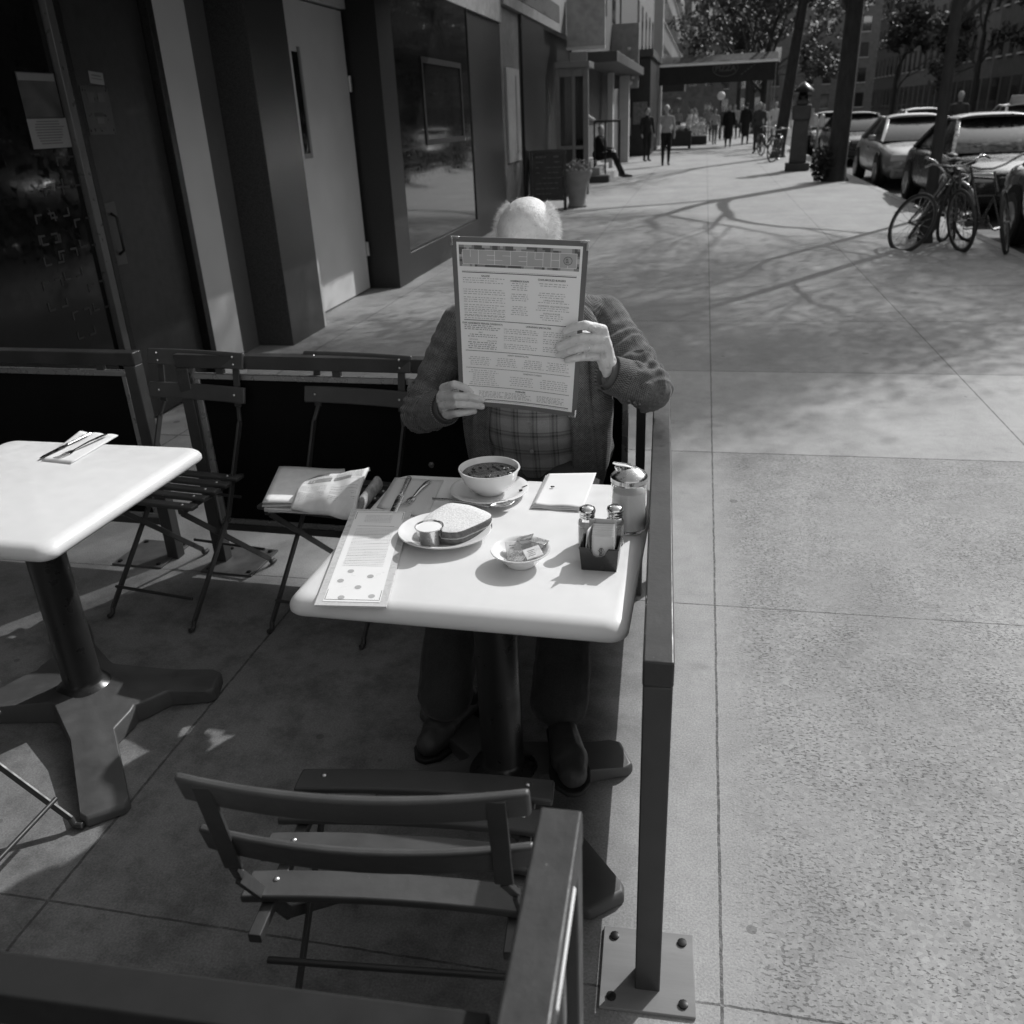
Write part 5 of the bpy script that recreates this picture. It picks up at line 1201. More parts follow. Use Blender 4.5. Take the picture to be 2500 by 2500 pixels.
# far blocks, left and right, and at the end of the vista
def block(name, label, x0,x1,y0,y1,h, v, face, nfl, seedv=0, win=True, group=None):
    T = thing(name, label, 'building', (0,0,0), 0, group)
    boxp(T,'wall',x0,x1,y0,y1,-.13,h,M('facade_%d'%int(v*1000),v,.85,var=.3,vs=2))
    if not win: return T
    m1 = MB(); 
    if face in 'xX':
        X = x1 if face=='X' else x0; s = 1 if face=='X' else -1; L = y1-y0; n = max(2,int(L/2.2)); pr = None
        for f in range(nfl):
            for i in range(n):
                y = y0+(i+.5)*L/n; z = 1.0+3.2*f if f else .6
                hh = 1.8 if f else 2.2; ww = 1.0 if f else L/n*.75
                w_ = boxp(T,'window',X+s*.01,X+s*.03,y-ww/2,y+ww/2,z,z+hh,refl)
                if f: boxp(T,'sill',X+s*.02,X+s*.14,y-.6,y+.6,z-.12,z-.005,M('sill_pale',.35,.7),parent=w_)
        boxp(T,'cornice',X-s*.1,X+s*.45,y0,y1,h-.5,h+.1,M('cornice_dark',.08,.7))
    else:
        Y = y0; L = x1-x0; n = max(2,int(L/2.4))
        for f in range(nfl):
            for i in range(n):
                x = x0+(i+.5)*L/n; z = .9+3.3*f; w_ = boxp(T,'window',x-.55,x+.55,Y-.03,Y-.01,z,z+1.9,refl); boxp(T,'sill',x-.65,x+.65,Y-.13,Y-.02,z-.12,z-.005,M('sill_pale',.35),parent=w_)
    return T
block('brick_building','mid grey brick house past the pale corner column, left side',-14,-3.3,62,90,13,.09,'X',4)
block('brick_building','farthest brick house on the left side of the street',-14,-3.3,90,130,15,.12,'X',4)
vals_ = (.06,.11,.08,.14,.06,.10,.12,.07)
labs = ('dark','pale','plain brown','lightest','soot-dark','grey brick','stone-faced','farthest dark')
yy = -8
for i in range(8):
    L = 17; block('row_house','%s row house across the street, %s'%(labs[i],('behind the photographer','beside the camera','opposite the restaurant','opposite the shop window','behind the parked cars','behind the far traffic','past the far traffic','near the end of the vista')[i]),20.5,32,yy+i*L,yy+(i+1)*L-.05,12+(i%3)*1.4,vals_[i],'x',4,group='row houses across the street')
block('end_building','wide pale building closing the far end of the street',-40,60,150,160,26,.10,'Y',5)

# ================================================================ TREES
barkm = M('bark',.035,.85,var=.4,vs=14,bmp=.8,bs=30,bd=.02,scale=(1,1,.35))
def tree(label, loc, r0, h1, lean, levels, spread, seed, leaves=0, leafs=.05, lk=.75, lsp=.16, zmin=0, bias=0, cat='tree', name='street_tree', group='street trees', twig=1.0):
    rnd = random.Random(seed); T = thing(name, label, cat, loc, 0, group)
    tb, cb_ = MB(), MB(); lf = MB(); tips = []
    def branch(p, d, L, r, lv):
        n = 4 if lv < 2 else 3; pts = [p]; dd = d.copy(); wob = .012 if lv == 0 else 1
        for i in range(n):
            dd = (dd+V((rnd.gauss(0,.13),rnd.gauss(0,.13),rnd.gauss(0,.09)+ (.04 if lv>1 else 0)))*wob).normalized(); pts.append(pts[-1]+dd*L/n)
        rs = [r*(1-(.2 if lv==0 else .42)*i/n) for i in range(n+1)]
        (tb if lv == 0 else cb_).tube(pts, rs, 12 if lv==0 else (6 if lv<3 else 3), caps=lv<2)
        if lv >= levels: tips.append(pts[-1]); tips.append(pts[1]); return
        k = (3 if lv==0 else rnd.choice((2,3,3)))+(1 if lv>=levels-2 else 0)
        for j in range(k):
            f = 1 if j == 0 else rnd.uniform(.45,.98); i = min(n-1,int(f*n)); q = pts[i].lerp(pts[i+1], f*n-i) if f < 1 else pts[-1]
            a = rnd.uniform(0,2*pi)+j*2.3; o_ = dd.orthogonal().normalized(); o2 = dd.cross(o_); s_ = rnd.uniform(.45,.95)*spread*(.45 if j==0 else 1)
            nd = (dd+(o_*cos(a)+o2*sin(a))*s_+V((bias,0,0))).normalized()
            if zmin and nd.z < .22: nd.z = .22+rnd.random()*.15; nd.normalize()
            branch(q, nd, L*rnd.uniform(.66,.88)*(1 if lv else lk), r*(.62 if j==0 else .48), lv+1)
    d0 = V(lean).normalized()
    # root flare
    tb.tube([(0,0,-.02),(0,0,.10),V((0,0,0))+d0*.35],[r0*1.5,r0*1.18,r0*1.0],14,caps=False)
    branch(d0*.33, d0, h1, r0, 0)
    tb.build('trunk', barkm, T, smooth=True, merge=False); cb_.build('branches', barkm, T, smooth=True, merge=False)
    if leaves:
        for p in tips:
            for _ in range(leaves):
                q = p+V((rnd.gauss(0,lsp),rnd.gauss(0,lsp),rnd.gauss(0,lsp*.8))); a = V((rnd.gauss(0,1),rnd.gauss(0,1),rnd.gauss(0,1))).normalized(); b = a.orthogonal().normalized(); s_ = leafs*rnd.uniform(.6,1.3)
                if q.z < zmin: continue
                k = len(lf.v); lf.v += [q-a*s_, q+b*s_*.55, q+a*s_, q-b*s_*.55]; lf.f.append((k,k+1,k+2,k+3)); lf.m.append(0)
        lf.build('crown', leafm, T, merge=False)
    return T
tree('thick dark tree trunk at the kerb in front of the parked cars',(2.93,22.0,0),.215,3.5,(.012,.0,1),7,1.10,21,leaves=15,leafs=.05,lk=.85,lsp=.34,zmin=3.9,bias=.2)
tree('unseen slim tree added for its shade, hidden behind the one with the bicycles',(3.285,14.45,0),.060,3.1,(-.004,.0,1),7,1.15,52,leaves=16,leafs=.045,lk=.8,lsp=.36,zmin=3.2,bias=.22)  # hidden tree, added so that its crown shades the middle pavement
tree('slanting dark tree trunk between the canopy and the callbox',(2.45,32.9,0),.20,4.2,(.09,.0,1),6,.85,7,leaves=1,leafs=.06,zmin=5.0)
tree('slim young tree the bicycles are locked to',(2.72,11.9,0),.070,3.0,(-.008,.0,1),6,1.15,5,leaves=12,leafs=.045,lk=.50,lsp=.30,zmin=3.0,bias=.2)
tree('tree at the kerb past the callbox, under the canopy end',(2.6,47,0),.16,3.6,(.02,0,1),5,.9,9,leaves=9,leafs=.10)
tree('leafy tree farther up the kerb behind the crowd',(2.8,62,0),.2,3.8,(0,0,1),5,.9,12,leaves=14,leafs=.13)
tree('leafy tree near the far end of the sidewalk',(2.6,82,0),.2,3.8,(0,0,1),5,.9,14,leaves=9,leafs=.16)
tree('leafy tree across the street behind the taxi',(16.2,30,-.13),.2,3.2,(0,0,1),5,.9,15,leaves=14,leafs=.10)
tree('leafy tree across the street, far right background',(16.2,46,-.13),.2,3.2,(0,0,1),5,.9,16,leaves=14,leafs=.12)
tree('tree across the street beyond the traffic, mid distance',(16.2,64,-.13),.2,3.4,(0,0,1),5,.9,17,leaves=9,leafs=.14)
tree('leafy tree across the street seen just right of the thick trunk',(16.2,38,-.13),.2,2.6,(0,0,1),5,.9,61,leaves=14,leafs=.11)
tree('leafy kerb tree halfway down the sidewalk beyond the crowd',(2.9,72,0),.2,3.2,(0,0,1),5,.9,62,leaves=14,leafs=.14)
tree('distant tree across the street near the vanishing point',(16.2,90,-.13),.2,3.6,(0,0,1),5,.9,18,leaves=9,leafs=.18)
Iv = thing('ivy_clump','low dark leafy clump against the foot of the thick tree','plant',(2.62,21.9,0))
mb = MB(); leafcloud(mb,(0,0,.38),(.26,.28,.42),900,.05,3); mb.build('leaves', M('dark_leaf',.03,.6,var=.5,vs=8), Iv, merge=False)
mb = MB()
for i in range(7): mb.tube([(0.05*i-.15,0,0),(0.06*i-.18,.02,.4),(.08*i-.25,0,.7)],.008,4)
mb.build('stem', barkm, Iv)

# ================================================================ STREET FURNITURE
cbx = thing('callbox','old cast iron fire callbox post with a peaked cap on the sidewalk','callbox',(2.45,25.9,0),rad(-4))
ci = M('callbox_iron',.045,.5,var=.4,vs=5,bmp=.3,bs=30)
mb = MB(); mb.box((0,0,.10),(.62,.5,.20)); mb.build('base', ci, cbx, bevel=.02)
mb = MB(); mb.box((0,0,.72),(.44,.36,1.06),top=(.86,.86)); mb.build('shaft', ci, cbx, bevel=.03)
mb = MB(); mb.box((0,0,1.42),(.46,.38,.36)); mb.box((0,0,1.66),(.30,.28,.14)); mb.build('box', ci, cbx, bevel=.03)
mb = MB(); mb.lathe([(.13,1.72),(.14,1.80),(.10,1.86),(.27,1.90),(.25,1.96),(.12,2.06),(.02,2.14)],n=20); mb.build('cap', blackst, cbx, smooth=True)
mb = MB(); mb.box((.26,-.1,1.30),(.10,.02,.42)); mb.build('notice', M('notice_pale',.45,.7), cbx)
pm = thing('parking_meter','double-headed parking meter on a post beside the callbox','parking meter',(3.02,27.0,0))
mb = MB(); mb.tube([(0,0,0),(0,0,1.05)],.03,10); mb.build('post', M('pole_grey',.25), pm, smooth=True)
for s in (-1,1):
    mb = MB(); mb.box((s*.085,0,1.17),(.12,.10,.26)); mb.ball((s*.085,0,1.30),(.06,.05,.05),8); mb.build('meter_head', M('meter_grey',.45,.4,.4), pm, bevel=.01)
# distant bits of the crowd's surroundings
Fb = thing('produce_bin','dark wooden bin heaped with pale goods on the sidewalk','bin',(-1.12,43.2,0))
mb = MB(); mb.box((0,0,.42),(1.05,1.0,.62)); mb.build('bin_box', M('bin_dark',.04,.8), Fb, bevel=.02)
for x in (-.45,.45):
    mb = MB(); mb.box((x,0,.055),(.12,.9,.11)); mb.build('foot', M('bin_dark',.04), Fb)
mb = MB(); random.seed(2)
for i in range(26): mb.ball((random.uniform(-.42,.42),random.uniform(-.4,.4),.78+random.uniform(0,.10)),random.uniform(.08,.13),5)
mb.build('goods', M('goods_pale',.5,.7,var=.4,vs=6), Fb, smooth=True)
Fs = thing('flower_stand','heap of pale potted flowers by the produce bin','flowers',(-.35,47.5,0))
mb = MB(); leafcloud(mb,(0,0,.75),(.55,.5,.5),700,.06,6); mb.build('blooms', M('bloom',.5,.8,var=.6,vs=9), Fs, merge=False)
mb = MB(); mb.box((0,0,.2),(.9,.7,.4)); mb.build('stand', M('bin_dark',.04), Fs, bevel=.02)
Gl = thing('globe_lamp','white globe lamp under the canopy, unlit','lamp',(0,0,0)); p = at(1763,235,55); mb = MB(); mb.ball(p,.22,8); mb.build('globe', M('globe',.75,.5), Gl, smooth=True)
mb = MB(); mb.tube([p+V((0,0,-.2)),(p.x,p.y,0)],.04,8); mb.build('post', ci, Gl, smooth=True)

# ================================================================ CARS
tyre = M('tyre',.018,.75); rimm = M('rim',.35,.35,.7)
cglass = M('car_glass',.012,.12,var=.5,vs=4,spec=.3,ior=1.4)
def car(name, label, loc_, rz, paint, Lc=4.6, Wc=1.82, Hc_=1.42, sedan=True, taxi=False):
    T = thing(name, label, 'car', (loc_[0],loc_[1],-.135), rz, 'cars in the street'); hw = Wc/2; hl = Lc/2
    st = [(-hl,.30,.60,.72),(-hl+.06,.24,.68,.84),(-hl+.30,.20,.76,.93),(-hl+.9,.20,.86,.985),(-hl+1.35,.20,.92,1.0),(0,.20,.94,1.0),(hl-1.2,.20,.95,1.0),(hl-.6,.20,.96,.98),(hl-.18,.24,.94,.93),(hl-.03,.28,.84,.86),(hl,.34,.70,.74)]
    mb = MB(); sec = lambda w_,zl,zb: [(0,zl),(w_*.80,zl),(w_*.96,zl+.10),(w_,zl+.24),(w_*1.0,(zl+zb)/2+.04),(w_*.965,zb-.10),(w_*.90,zb-.02),(w_*.72,zb+.012),(0,zb+.03)]
    rows = []
    for y,zl,zb,k in st:
        s_ = sec(hw*k,zl,zb); full = [(x,z) for x,z in s_]+[(-x,z) for x,z in s_[-2:0:-1]]; rows.append(len(mb.v)); mb.v += [V((x,y,z)) for x,z in full]
    n = len(full)
    for a,b in zip(rows,rows[1:]):
        for i in range(n): mb.f.append((a+i,a+(i+1)%n,b+(i+1)%n,b+i)); mb.m.append(0)
    mb.f.append(tuple(rows[0]+i for i in range(n))); mb.m.append(0); mb.f.append(tuple(rows[-1]+i for i in range(n))[::-1]); mb.m.append(0)
    mb.build('body', paint, T, smooth=True, sub=1)
    yA, yB, yC, yD = -hl+1.15, -hl+2.05, hl-1.75, hl-.85
    if not sedan: yC, yD = hl-.7, hl-.25
    bl, br = hw*.88, hw*.62; zb = .92
    mb = MB(); mb.add([(-bl,yA,zb),(bl,yA,zb),(bl,yD,zb+.02),(-bl,yD,zb+.02),(-br,yB,Hc_-.03),(br,yB,Hc_-.03),(br,yC,Hc_-.03),(-br,yC,Hc_-.03)],[(0,1,5,4),(1,2,6,5),(2,3,7,6),(3,0,4,7),(4,5,6,7),(0,3,2,1)]); mb.build('glasshouse', cglass, T, bevel=.03, segs=3)
    mb = MB(); mb.grid(lambda u,v: ((u-.5)*2*br*1.06, yB-.08+(yC-yB+.16)*v, Hc_-.035+.065*(1-(2*u-1)**4)*(1-(2*v-1)**4*.8)-.02*abs(2*u-1)**3),10,10); mb.build('roof', paint, T, smooth=True, solid=.03)
    for s in (-1,1):
        for (a,b,w_) in (((s*bl,yA,zb),(s*br,yB,Hc_-.02),.07),((s*bl,yD,zb+.02),(s*br,yC,Hc_-.02),.12),((s*(bl+.004),(yA+yD)/2+.15,zb),(s*(br+.004),(yB+yC)/2+.1,Hc_-.02),.06)):
            mb = MB(); mb.bar(a,b,.03 if w_ < .1 else .05,w_,up=(s,0,0)); mb.build('pillar', paint, T, bevel=.01)
        for y in (-hl+.92, hl-.95):
            mb = MB(); R = Matrix.Rotation(rad(90),3,'Y'); k = MB(); k.lathe([(.372,-.015),(.376,.015)],n=28); mb.add([R@p+V((s*(hw-.01),y,.36)) for p in k.v],k.f); mb.build('wheel_arch', M('arch_black',.006,.9), T)
            w_ = MB(); k = MB(); k.lathe([(.20,-.10),(.30,-.11),(.325,-.07),(.325,.07),(.30,.11),(.20,.10)],n=32); w_.add([R@p+V((s*(hw-.09),y,.325)) for p in k.v],k.f)
            wh = w_.build('wheel', tyre, T, smooth=True)
            k = MB(); k.lathe([(.205,-.02),(.20,.02),(.07,.035),(.06,.05)],n=24); w_ = MB(); w_.add([R@V((p.x,p.y,p.z*s))+V((s*(hw+.005),y,.325)) for p in k.v],k.f); w_.build('rim', rimm, wh, smooth=True)
        mb = MB(); mb.box((s*hw*.66,-hl+.10,.64),(.34,.16,.14),rot=(0,0,s*.32)); mb.build('headlight', M('lamp_glass',.5,.1,spec=.8), T, bevel=.03)
        mb = MB(); mb.box((s*hw*.68,hl-.05,.74),(.30,.10,.15)); mb.build('taillight', M('tail_lens',.12,.15,spec=.8), T, bevel=.02)
        mb = MB(); mb.box((s*(hw+.07),yA+.28,1.0),(.16,.09,.12)); mb.build('mirror', paint, T, bevel=.03)
        mb = MB(); mb.box((s*(hw+.001),-.10,.80),(.02,.12,.03)); mb.build('door_handle', M('trim_black',.02,.4), T, bevel=.006)
    mb = MB(); mb.box((0,-hl-.005,.34),(Wc*.84,.14,.20)); mb.build('bumper', paint, T, bevel=.05, segs=3); mb = MB(); mb.box((0,hl+.0,.38),(Wc*.84,.14,.20)); mb.build('bumper', paint, T, bevel=.05, segs=3)
    mb = MB(); mb.box((0,-hl+.01,.58),(Wc*.42,.10,.13)); mb.build('grille', M('trim_black',.02), T, bevel=.02)
    mb = MB(); mb.box((0,-hl-.08,.36),(.31,.012,.15)); mb.build('licence_plate', M('plate_pale',.55,.5), T)
    if taxi:
        mb = MB(); mb.box((0,-.1,Hc_+.12),(.95,.30,.22),top=(.92,.6)); mb.build('roof_sign', M('taxi_sign',.35,.5,var=.2), T, bevel=.02)
    return T
silver = M('silver_paint',.26,.35,.3,var=.08,vs=3,coat=.4); blackp = M('black_car_paint',.010,.30,var=.3,vs=3,coat=.35); whitep = M('white_car_paint',.6,.3,var=.04,vs=1,coat=.6); taxip = M('taxi_paint',.45,.3,var=.05,vs=1,coat=.6); greyp = M('grey_car_paint',.10,.25,.3,var=.1,vs=1,coat=.8)
car('parked_car','silver sedan parked at the kerb between two dark cars',(4.62,23.0,0),0,silver)
car('parked_car','dark glossy car parked nearest on the right, half behind the bicycles',(4.68,17.2,0),0,blackp,Lc=4.7,Hc_=1.46)
car('parked_car','black sedan parked behind the thick tree trunk',(4.65,31.5,0),0,blackp)
car('parked_car','dark grey car parked outside the right edge beside the near tree',(4.75,11.2,0),0,greyp)
car('parked_car','grey car parked farther up the kerb past the black sedan',(4.6,37.4,0),0,greyp)
car('taxi','pale taxi with a roof sign passing in the street at the right edge',(9.2,30.5,0),rad(-2),taxip,taxi=True,Hc_=1.5)
car('moving_car','pale round-roofed car in the far lane left of the taxi',(7.6,36.5,0),0,whitep)
car('parked_car','white car parked across the street in the background',(14.2,42,0),0,whitep)
car('parked_car','grey car parked across the street behind the taxi',(14.2,30,0),0,greyp)
car('parked_car','pale car parked across the street opposite the restaurant window',(14.2,16,0),0,silver)
car('parked_car','white van-like car parked across the street at the far right',(14.2,23,0),0,whitep,sedan=False,Hc_=1.75)
car('moving_car','white car in the middle of the street opposite the shop window',(8.6,19.5,0),0,whitep)

# ================================================================ BICYCLES
bfr = M('bike_frame',.02,.3,coat=.6,spec=.6); brb = M('bike_rubber',.03,.7); bch = M('bike_chrome',.40,.25,1)
def bicycle(label, loc, rz, lean, steer, rad_=.335, group='parked bicycles'):
    """local: rides along +x, wheels on z=0"""
    T = thing('bicycle', label, 'bicycle', loc, 0, group); T.rotation_euler = Euler((lean,0,rz))
    R_ = rad_; wb = 1.02
    def wheel(cx, rot, nm):
        mb = MB(); Rm = Matrix.Rotation(rot,3,'Z'); c = V((cx,0,R_))
        mb.tube([c+Rm@V((cos(a)*R_,0,sin(a)*R_)) for a in [2*pi*i/48 for i in range(49)]],.020,8,caps=False); wh = mb.build(nm, brb, T, smooth=True)
        mb = MB(); mb.tube([c+Rm@V((cos(a)*(R_-.026),0,sin(a)*(R_-.026))) for a in [2*pi*i/48 for i in range(49)]],.008,6,caps=False); mb.build('rim', M('bike_rim',.18,.35,.6), wh, smooth=True)
        mb = MB(); mb.tube([c-Rm@V((0,.05,0)),c+Rm@V((0,.05,0))],.018,8)
        for i in range(18): a = 2*pi*i/18; mb.tube([c+Rm@V((0,.02*(-1)**i,0)),c+Rm@V((cos(a)*(R_-.03),0,sin(a)*(R_-.03)))],.0018,4)
        mb.build('spokes', bch, wh)
    wheel(0,0,'rear_wheel'); wheel(wb,steer,'front_wheel')
    bb = V((.44,0,.28)); st_ = V((.30,0,.78)); hd = V((.86,0,.80)); hb = V((.90,0,.66)); rx = V((0,0,R_)); fx = V((wb,0,R_))
    mb = MB()
    for a,b,r in ((bb,st_,.016),(st_,hd,.015),(bb,hb,.018),(hd,hb,.019)): mb.tube([a,b],r,10)
    for s in (-1,1): mb.tube([bb+V((0,s*.03,0)),rx+V((0,s*.06,0))],.009,8); mb.tube([st_,rx+V((0,s*.06,0))],.008,8)
    mb.build('frame', bfr, T, smooth=True)
    Rm = Matrix.Rotation(steer,3,'Z'); mb = MB()
    for s in (-1,1): mb.tube([hb+Rm@V((0,s*.045,-.02)), fx+Rm@V((0,s*.055,.0))],.011,8)
    mb.tube([hb,hd+V((-.01,0,.08))],.014,8); mb.build('fork', bfr, T, smooth=True)
    mb = MB(); h0 = hd+V((-.02,0,.10)); mb.tube([h0+Rm@V((-.20,-.29,.06)),h0+Rm@V((-.05,-.27,.09)),h0+Rm@V((.05,-.12,.04)),h0+Rm@V((.06,0,.02)),h0+Rm@V((.05,.12,.04)),h0+Rm@V((-.05,.27,.09)),h0+Rm@V((-.20,.29,.06))],.012,8); mb.build('handlebar', bch, T, smooth=True)
    mb = MB(); mb.tube([st_,st_+V((-.03,0,.14))],.013,8); mb.ball(st_+V((-.06,0,.17)),(.14,.075,.03),8); mb.build('saddle', M('saddle',.02,.5), T, smooth=True)
    mb = MB(); mb.tube([bb+V((0,.07,0)),bb+V((.13,.07,-.10))],.009,6); mb.tube([bb+V((0,-.07,0)),bb+V((-.13,-.07,.10))],.009,6); mb.box(bb+V((.13,.12,-.10)),(.08,.09,.02)); mb.box(bb+V((-.13,-.12,.10)),(.08,.09,.02))
    k = MB(); k.lathe([(.085,-.002),(.085,.002)],n=24); Rr = Matrix.Rotation(rad(90),3,'X'); mb.add([Rr@p+bb+V((0,.055,0)) for p in k.v],k.f); mb.build('crank', bch, T)
    mb = MB(); mb.tube([V((0,0,R_))+V((cos(a)*(R_+.035),0,sin(a)*(R_+.035))) for a in [rad(20+16*i) for i in range(9)]],.018,8,flat=1.6); mb.build('mudguard', M('mudguard',.25,.3,.6), T, smooth=True)
    return T
bicycle('bicycle leaning on the slim tree with its front wheel turned towards the camera',(2.66,12.40,0),rad(-112),rad(-31),rad(46))
bicycle('bicycle at the right edge behind the slim tree, front wheel straight',(3.10,12.15,0),rad(-98),rad(9),rad(18))
bicycle('third bicycle tangled behind the two at the slim tree',(3.05,13.0,0),rad(-96),rad(-4),rad(-24))
bicycle('fourth bicycle at the right edge, nearest the camera, handlebar turned',(3.22,12.0,0),rad(-80),rad(14),rad(-30))
bicycle('bicycle locked up among the crowd by the slanting tree',(2.0,34.6,0),rad(-70),rad(4),rad(10))
bicycle('bicycle parked farther along, next to the callbox',(2.35,31.2,0),rad(-105),rad(-5),rad(-20))

# ================================================================ PEOPLE IN THE BACKGROUND
skinb = M('skin_background',.34,.6)
def cloth(v): return M('cloth_%d'%int(v*1000), v,.9,var=.15,vs=8)
def person(label, x, y, h, top, leg, hair=.05, rz=0, stride=.16, arm=.1, coat=False, carry=False, stoop=0, vox=.016):
    T = thing('person', label, 'person', (x,y,0), rz, 'passers-by on the sidewalk')
    k = h/1.75
    def Vh(a,b,c): return V((a*k,(b-stoop*max(0,c-.9)*.6)*k,c*k))
    hd = Vh(0,-.02,1.63); hips = .10
    fl, fr_ = stride, -stride
    L = [('e',tuple(hd),(.076*k,.092*k,.115*k),(0,0,0)),('c',Vh(0,0,1.52),.055*k,Vh(0,0,1.42),.07*k),
         ('e',tuple(Vh(0,0,1.27)),(.175*k,.115*k,.19*k),(0,0,0)),('e',tuple(Vh(0,0,1.02)),(.155*k,.11*k,.17*k),(0,0,0)),('c',Vh(-.15,0,1.40),.06*k,Vh(.15,0,1.40),.06*k),
         ('c',Vh(0,-.085,1.62),.015,Vh(0,-.11,1.60),.014)]
    for s, f in ((-1,fl),(1,fr_)):
        L += [('c',Vh(s*.09,0,.92),.095*k,Vh(s*.10,-f*.5-.02,.50),.068*k),('c',Vh(s*.10,-f*.5-.02,.50),.062*k,Vh(s*.10,-f+.02,.10),.042*k),('c',Vh(s*.10,-f+.04,.06),.042*k,Vh(s*.11,-f-.12,.035),.035*k)]
        L += [('c',Vh(s*.195,0,1.39),.055*k,Vh(s*.25,f*arm*2+.02,1.12),.044*k),('c',Vh(s*.25,f*arm*2+.02,1.12),.042*k,Vh(s*.24,-.10+f*arm,.90),.032*k),('c',Vh(s*.24,-.10+f*arm,.88),.034*k,Vh(s*.23,-.13+f*arm,.80),.026*k)]
    if coat: L += [('c',Vh(0,0,1.15),.19*k,Vh(0,0,.55),.22*k)]
    o = blob(L, vox, 3, 'body', skinb, T)
    me = o.data
    for m_ in (cloth(top), cloth(leg), M('shoe_dark',.02,.5)): me.materials.append(m_)
    for p in me.polygons:
        c = p.center; z = c.z/k; ax = abs(c.x)/k
        if z > 1.50: mi = 0
        elif ax > .19 and z < .90: mi = 0
        elif z > (.55 if coat else .97) or (ax > .2 and z > .88): mi = 1
        elif z > .09: mi = 2
        else: mi = 3
        p.material_index = mi
    mb = MB(); mb.ball(hd+V((0,.022*k,.03*k)),(.083*k,.088*k,.105*k),8); mb.build('hair', M('hair_%d'%int(hair*100),hair,.8), T, smooth=True)
    if carry:
        mb = MB(); mb.box(Vh(.27,-.12,.62),(.10,.26,.30)); mb.tube([Vh(.27,-.20,.77),Vh(.26,-.14,.86),Vh(.27,-.05,.77)],.008,6); mb.build('bag', cloth(.25), T, bevel=.02)
    return T
random.seed(1)
person('white-haired man in a light shirt and black trousers walking on the left',-1.20,30.3,1.76,.30,.006,hair=.7,rz=rad(8),stride=.10)
person('dark-clothed person half hidden behind the white-haired walker',-1.98,33.2,1.72,.015,.010,hair=.03,rz=rad(30),stride=.04)
person('person in a wide black coat walking in the middle of the sidewalk',1.02,43.0,1.72,.006,.008,hair=.02,coat=True,stride=.12)
person('second dark-coated person just right of the wide black coat',1.85,45.5,1.78,.012,.01,hair=.04,coat=True,stride=.1,rz=rad(170))
person('man in a grey jacket walking away near the produce bin',.15,51.5,1.72,.22,.02,hair=.5,rz=rad(175),stride=.14,carry=True)
person('slim dark person between the grey jacket and the black coat',.92,52.5,1.66,.07,.02,hair=.04,stride=.12)
person('person in white at the flower stand',-.55,51.5,1.62,.62,.45,hair=.25,rz=rad(80),stride=.04)
person('stooping person in pale clothes by the flowers',-.95,53.5,1.6,.5,.3,hair=.4,rz=rad(60),stride=.03,stoop=.5)
person('person with pale hat right of the dark coats, far back',2.05,56,1.7,.25,.05,hair=.65,stride=.1)
person('bending person in mid grey on the kerb side of the crowd',2.7,47.6,1.62,.09,.05,hair=.12,rz=rad(-40),stride=.2,stoop=.8)
person('dark person standing at the slanting tree',1.95,36.4,1.74,.05,.03,hair=.45,rz=rad(-20),stride=.04)
person('pale-shirted person by the bicycles behind the callbox',2.95,37.5,1.7,.55,.12,hair=.2,rz=rad(20),stride=.12)
person('tall person in white far back behind the callbox',3.05,44,1.75,.6,.4,hair=.3,stride=.1)
person('far walker in dark clothes near the vanishing point',.4,66,1.72,.05,.03,hair=.05,stride=.12)
person('far walker in light clothes near the vanishing point',-.8,70,1.7,.4,.2,hair=.2,stride=.12)
person('far walker in grey beside the shop awning',-1.7,61,1.7,.2,.08,hair=.1,stride=.12)
person('dark-haired person in a mid grey coat, far back on the right half of the sidewalk',1.4,60,1.72,.12,.04,hair=.03,stride=.1,coat=True)
person('pale-topped person among the bicycles by the slanting tree',2.35,41.0,1.68,.5,.06,hair=.08,stride=.08)
person('dark-jacketed person at the kerb just left of the callbox',2.0,39.5,1.7,.03,.05,hair=.3,rz=rad(60),stride=.05)
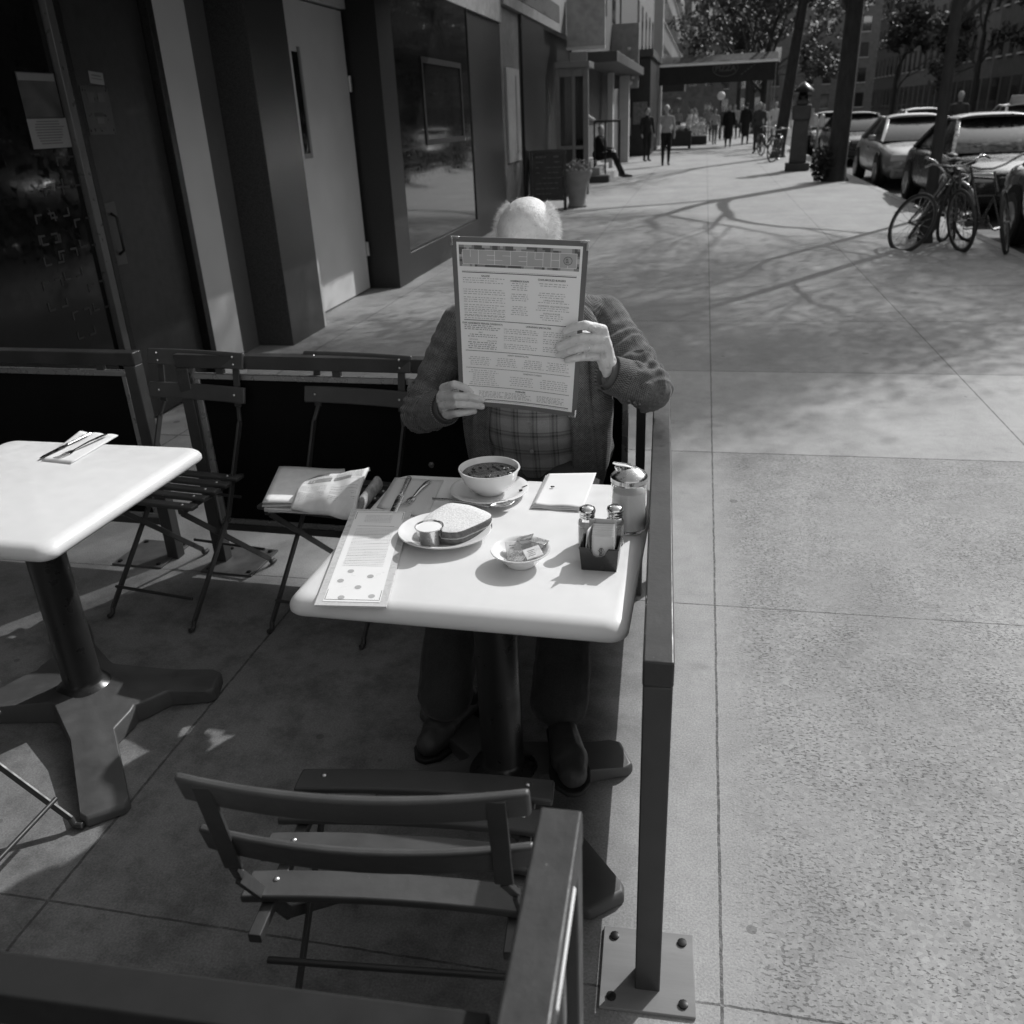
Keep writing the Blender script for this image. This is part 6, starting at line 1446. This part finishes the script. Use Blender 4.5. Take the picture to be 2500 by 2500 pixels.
person('short figure in a pale top left of the wide black coat',.45,47,1.58,.38,.10,hair=.05,rz=rad(15),stride=.13,carry=True)
person('figure in a light jacket just behind the two dark coats',1.55,53.5,1.74,.35,.03,hair=.04,rz=rad(-12),stride=.15)
person('dark figure leaning over the produce bin',-1.75,43.6,1.66,.05,.02,hair=.05,rz=rad(80),stride=.05,stoop=.4)
person('bare-headed person in the street by the taxi',6.9,28.5,1.75,.05,.03,hair=.35,stride=.1)
person('pale-haired person at the far right edge behind the taxi',11.6,33,1.8,.2,.05,hair=.5,stride=.1)
# man sitting on the stoop
T = thing('person','grey-haired man in black sitting on the stoop with his legs stretched out','person',(-2.72,25.2,0))
L = [('e',(0,-.02,1.20),(.08,.095,.115),(0,0,0)),('c',(0,0,1.10),.055,(-.02,0,1.0),.08),('e',(-.03,0,.84),(.18,.19,.25),(0,0,0)),('e',(-.05,0,.60),(.19,.2,.16),(0,0,0)),
     ('c',(-.02,-.12,.56),.10,(.36,-.16,.60),.08),('c',(.36,-.16,.60),.075,(.62,-.2,.12),.05),('c',(-.02,.12,.56),.10,(.32,.14,.58),.08),('c',(.32,.14,.58),.075,(.52,.14,.12),.05),('c',(.62,-.2,.06),.045,(.84,-.22,.05),.035),('c',(.52,.14,.06),.045,(.72,.14,.05),.035),
     ('c',(-.02,-.2,.98),.07,(.10,-.27,.74),.055),('c',(.10,-.27,.74),.05,(.30,-.17,.70),.035),('c',(-.02,.2,.98),.07,(.10,.27,.74),.055),('c',(.10,.27,.74),.05,(.32,.15,.72),.035),('c',(.30,-.17,.70),.035,(.38,-.12,.68),.028)]
o = blob(L,.014,3,'body',skinb,T); me = o.data
for m_ in (cloth(.012),cloth(.010),M('shoe_dark',.02)): me.materials.append(m_)
for p in me.polygons:
    c = p.center; p.material_index = 0 if (c.z > 1.07 or (c.x > .30 and .64 < c.z < .76 and c.z > .66)) else (3 if c.z < .10 else (1 if c.z > .62 else 2))
mb = MB(); mb.ball((-.005,.015,1.235),(.086,.09,.10),8); mb.build('hair', M('hair_50',.5,.8), T, smooth=True)
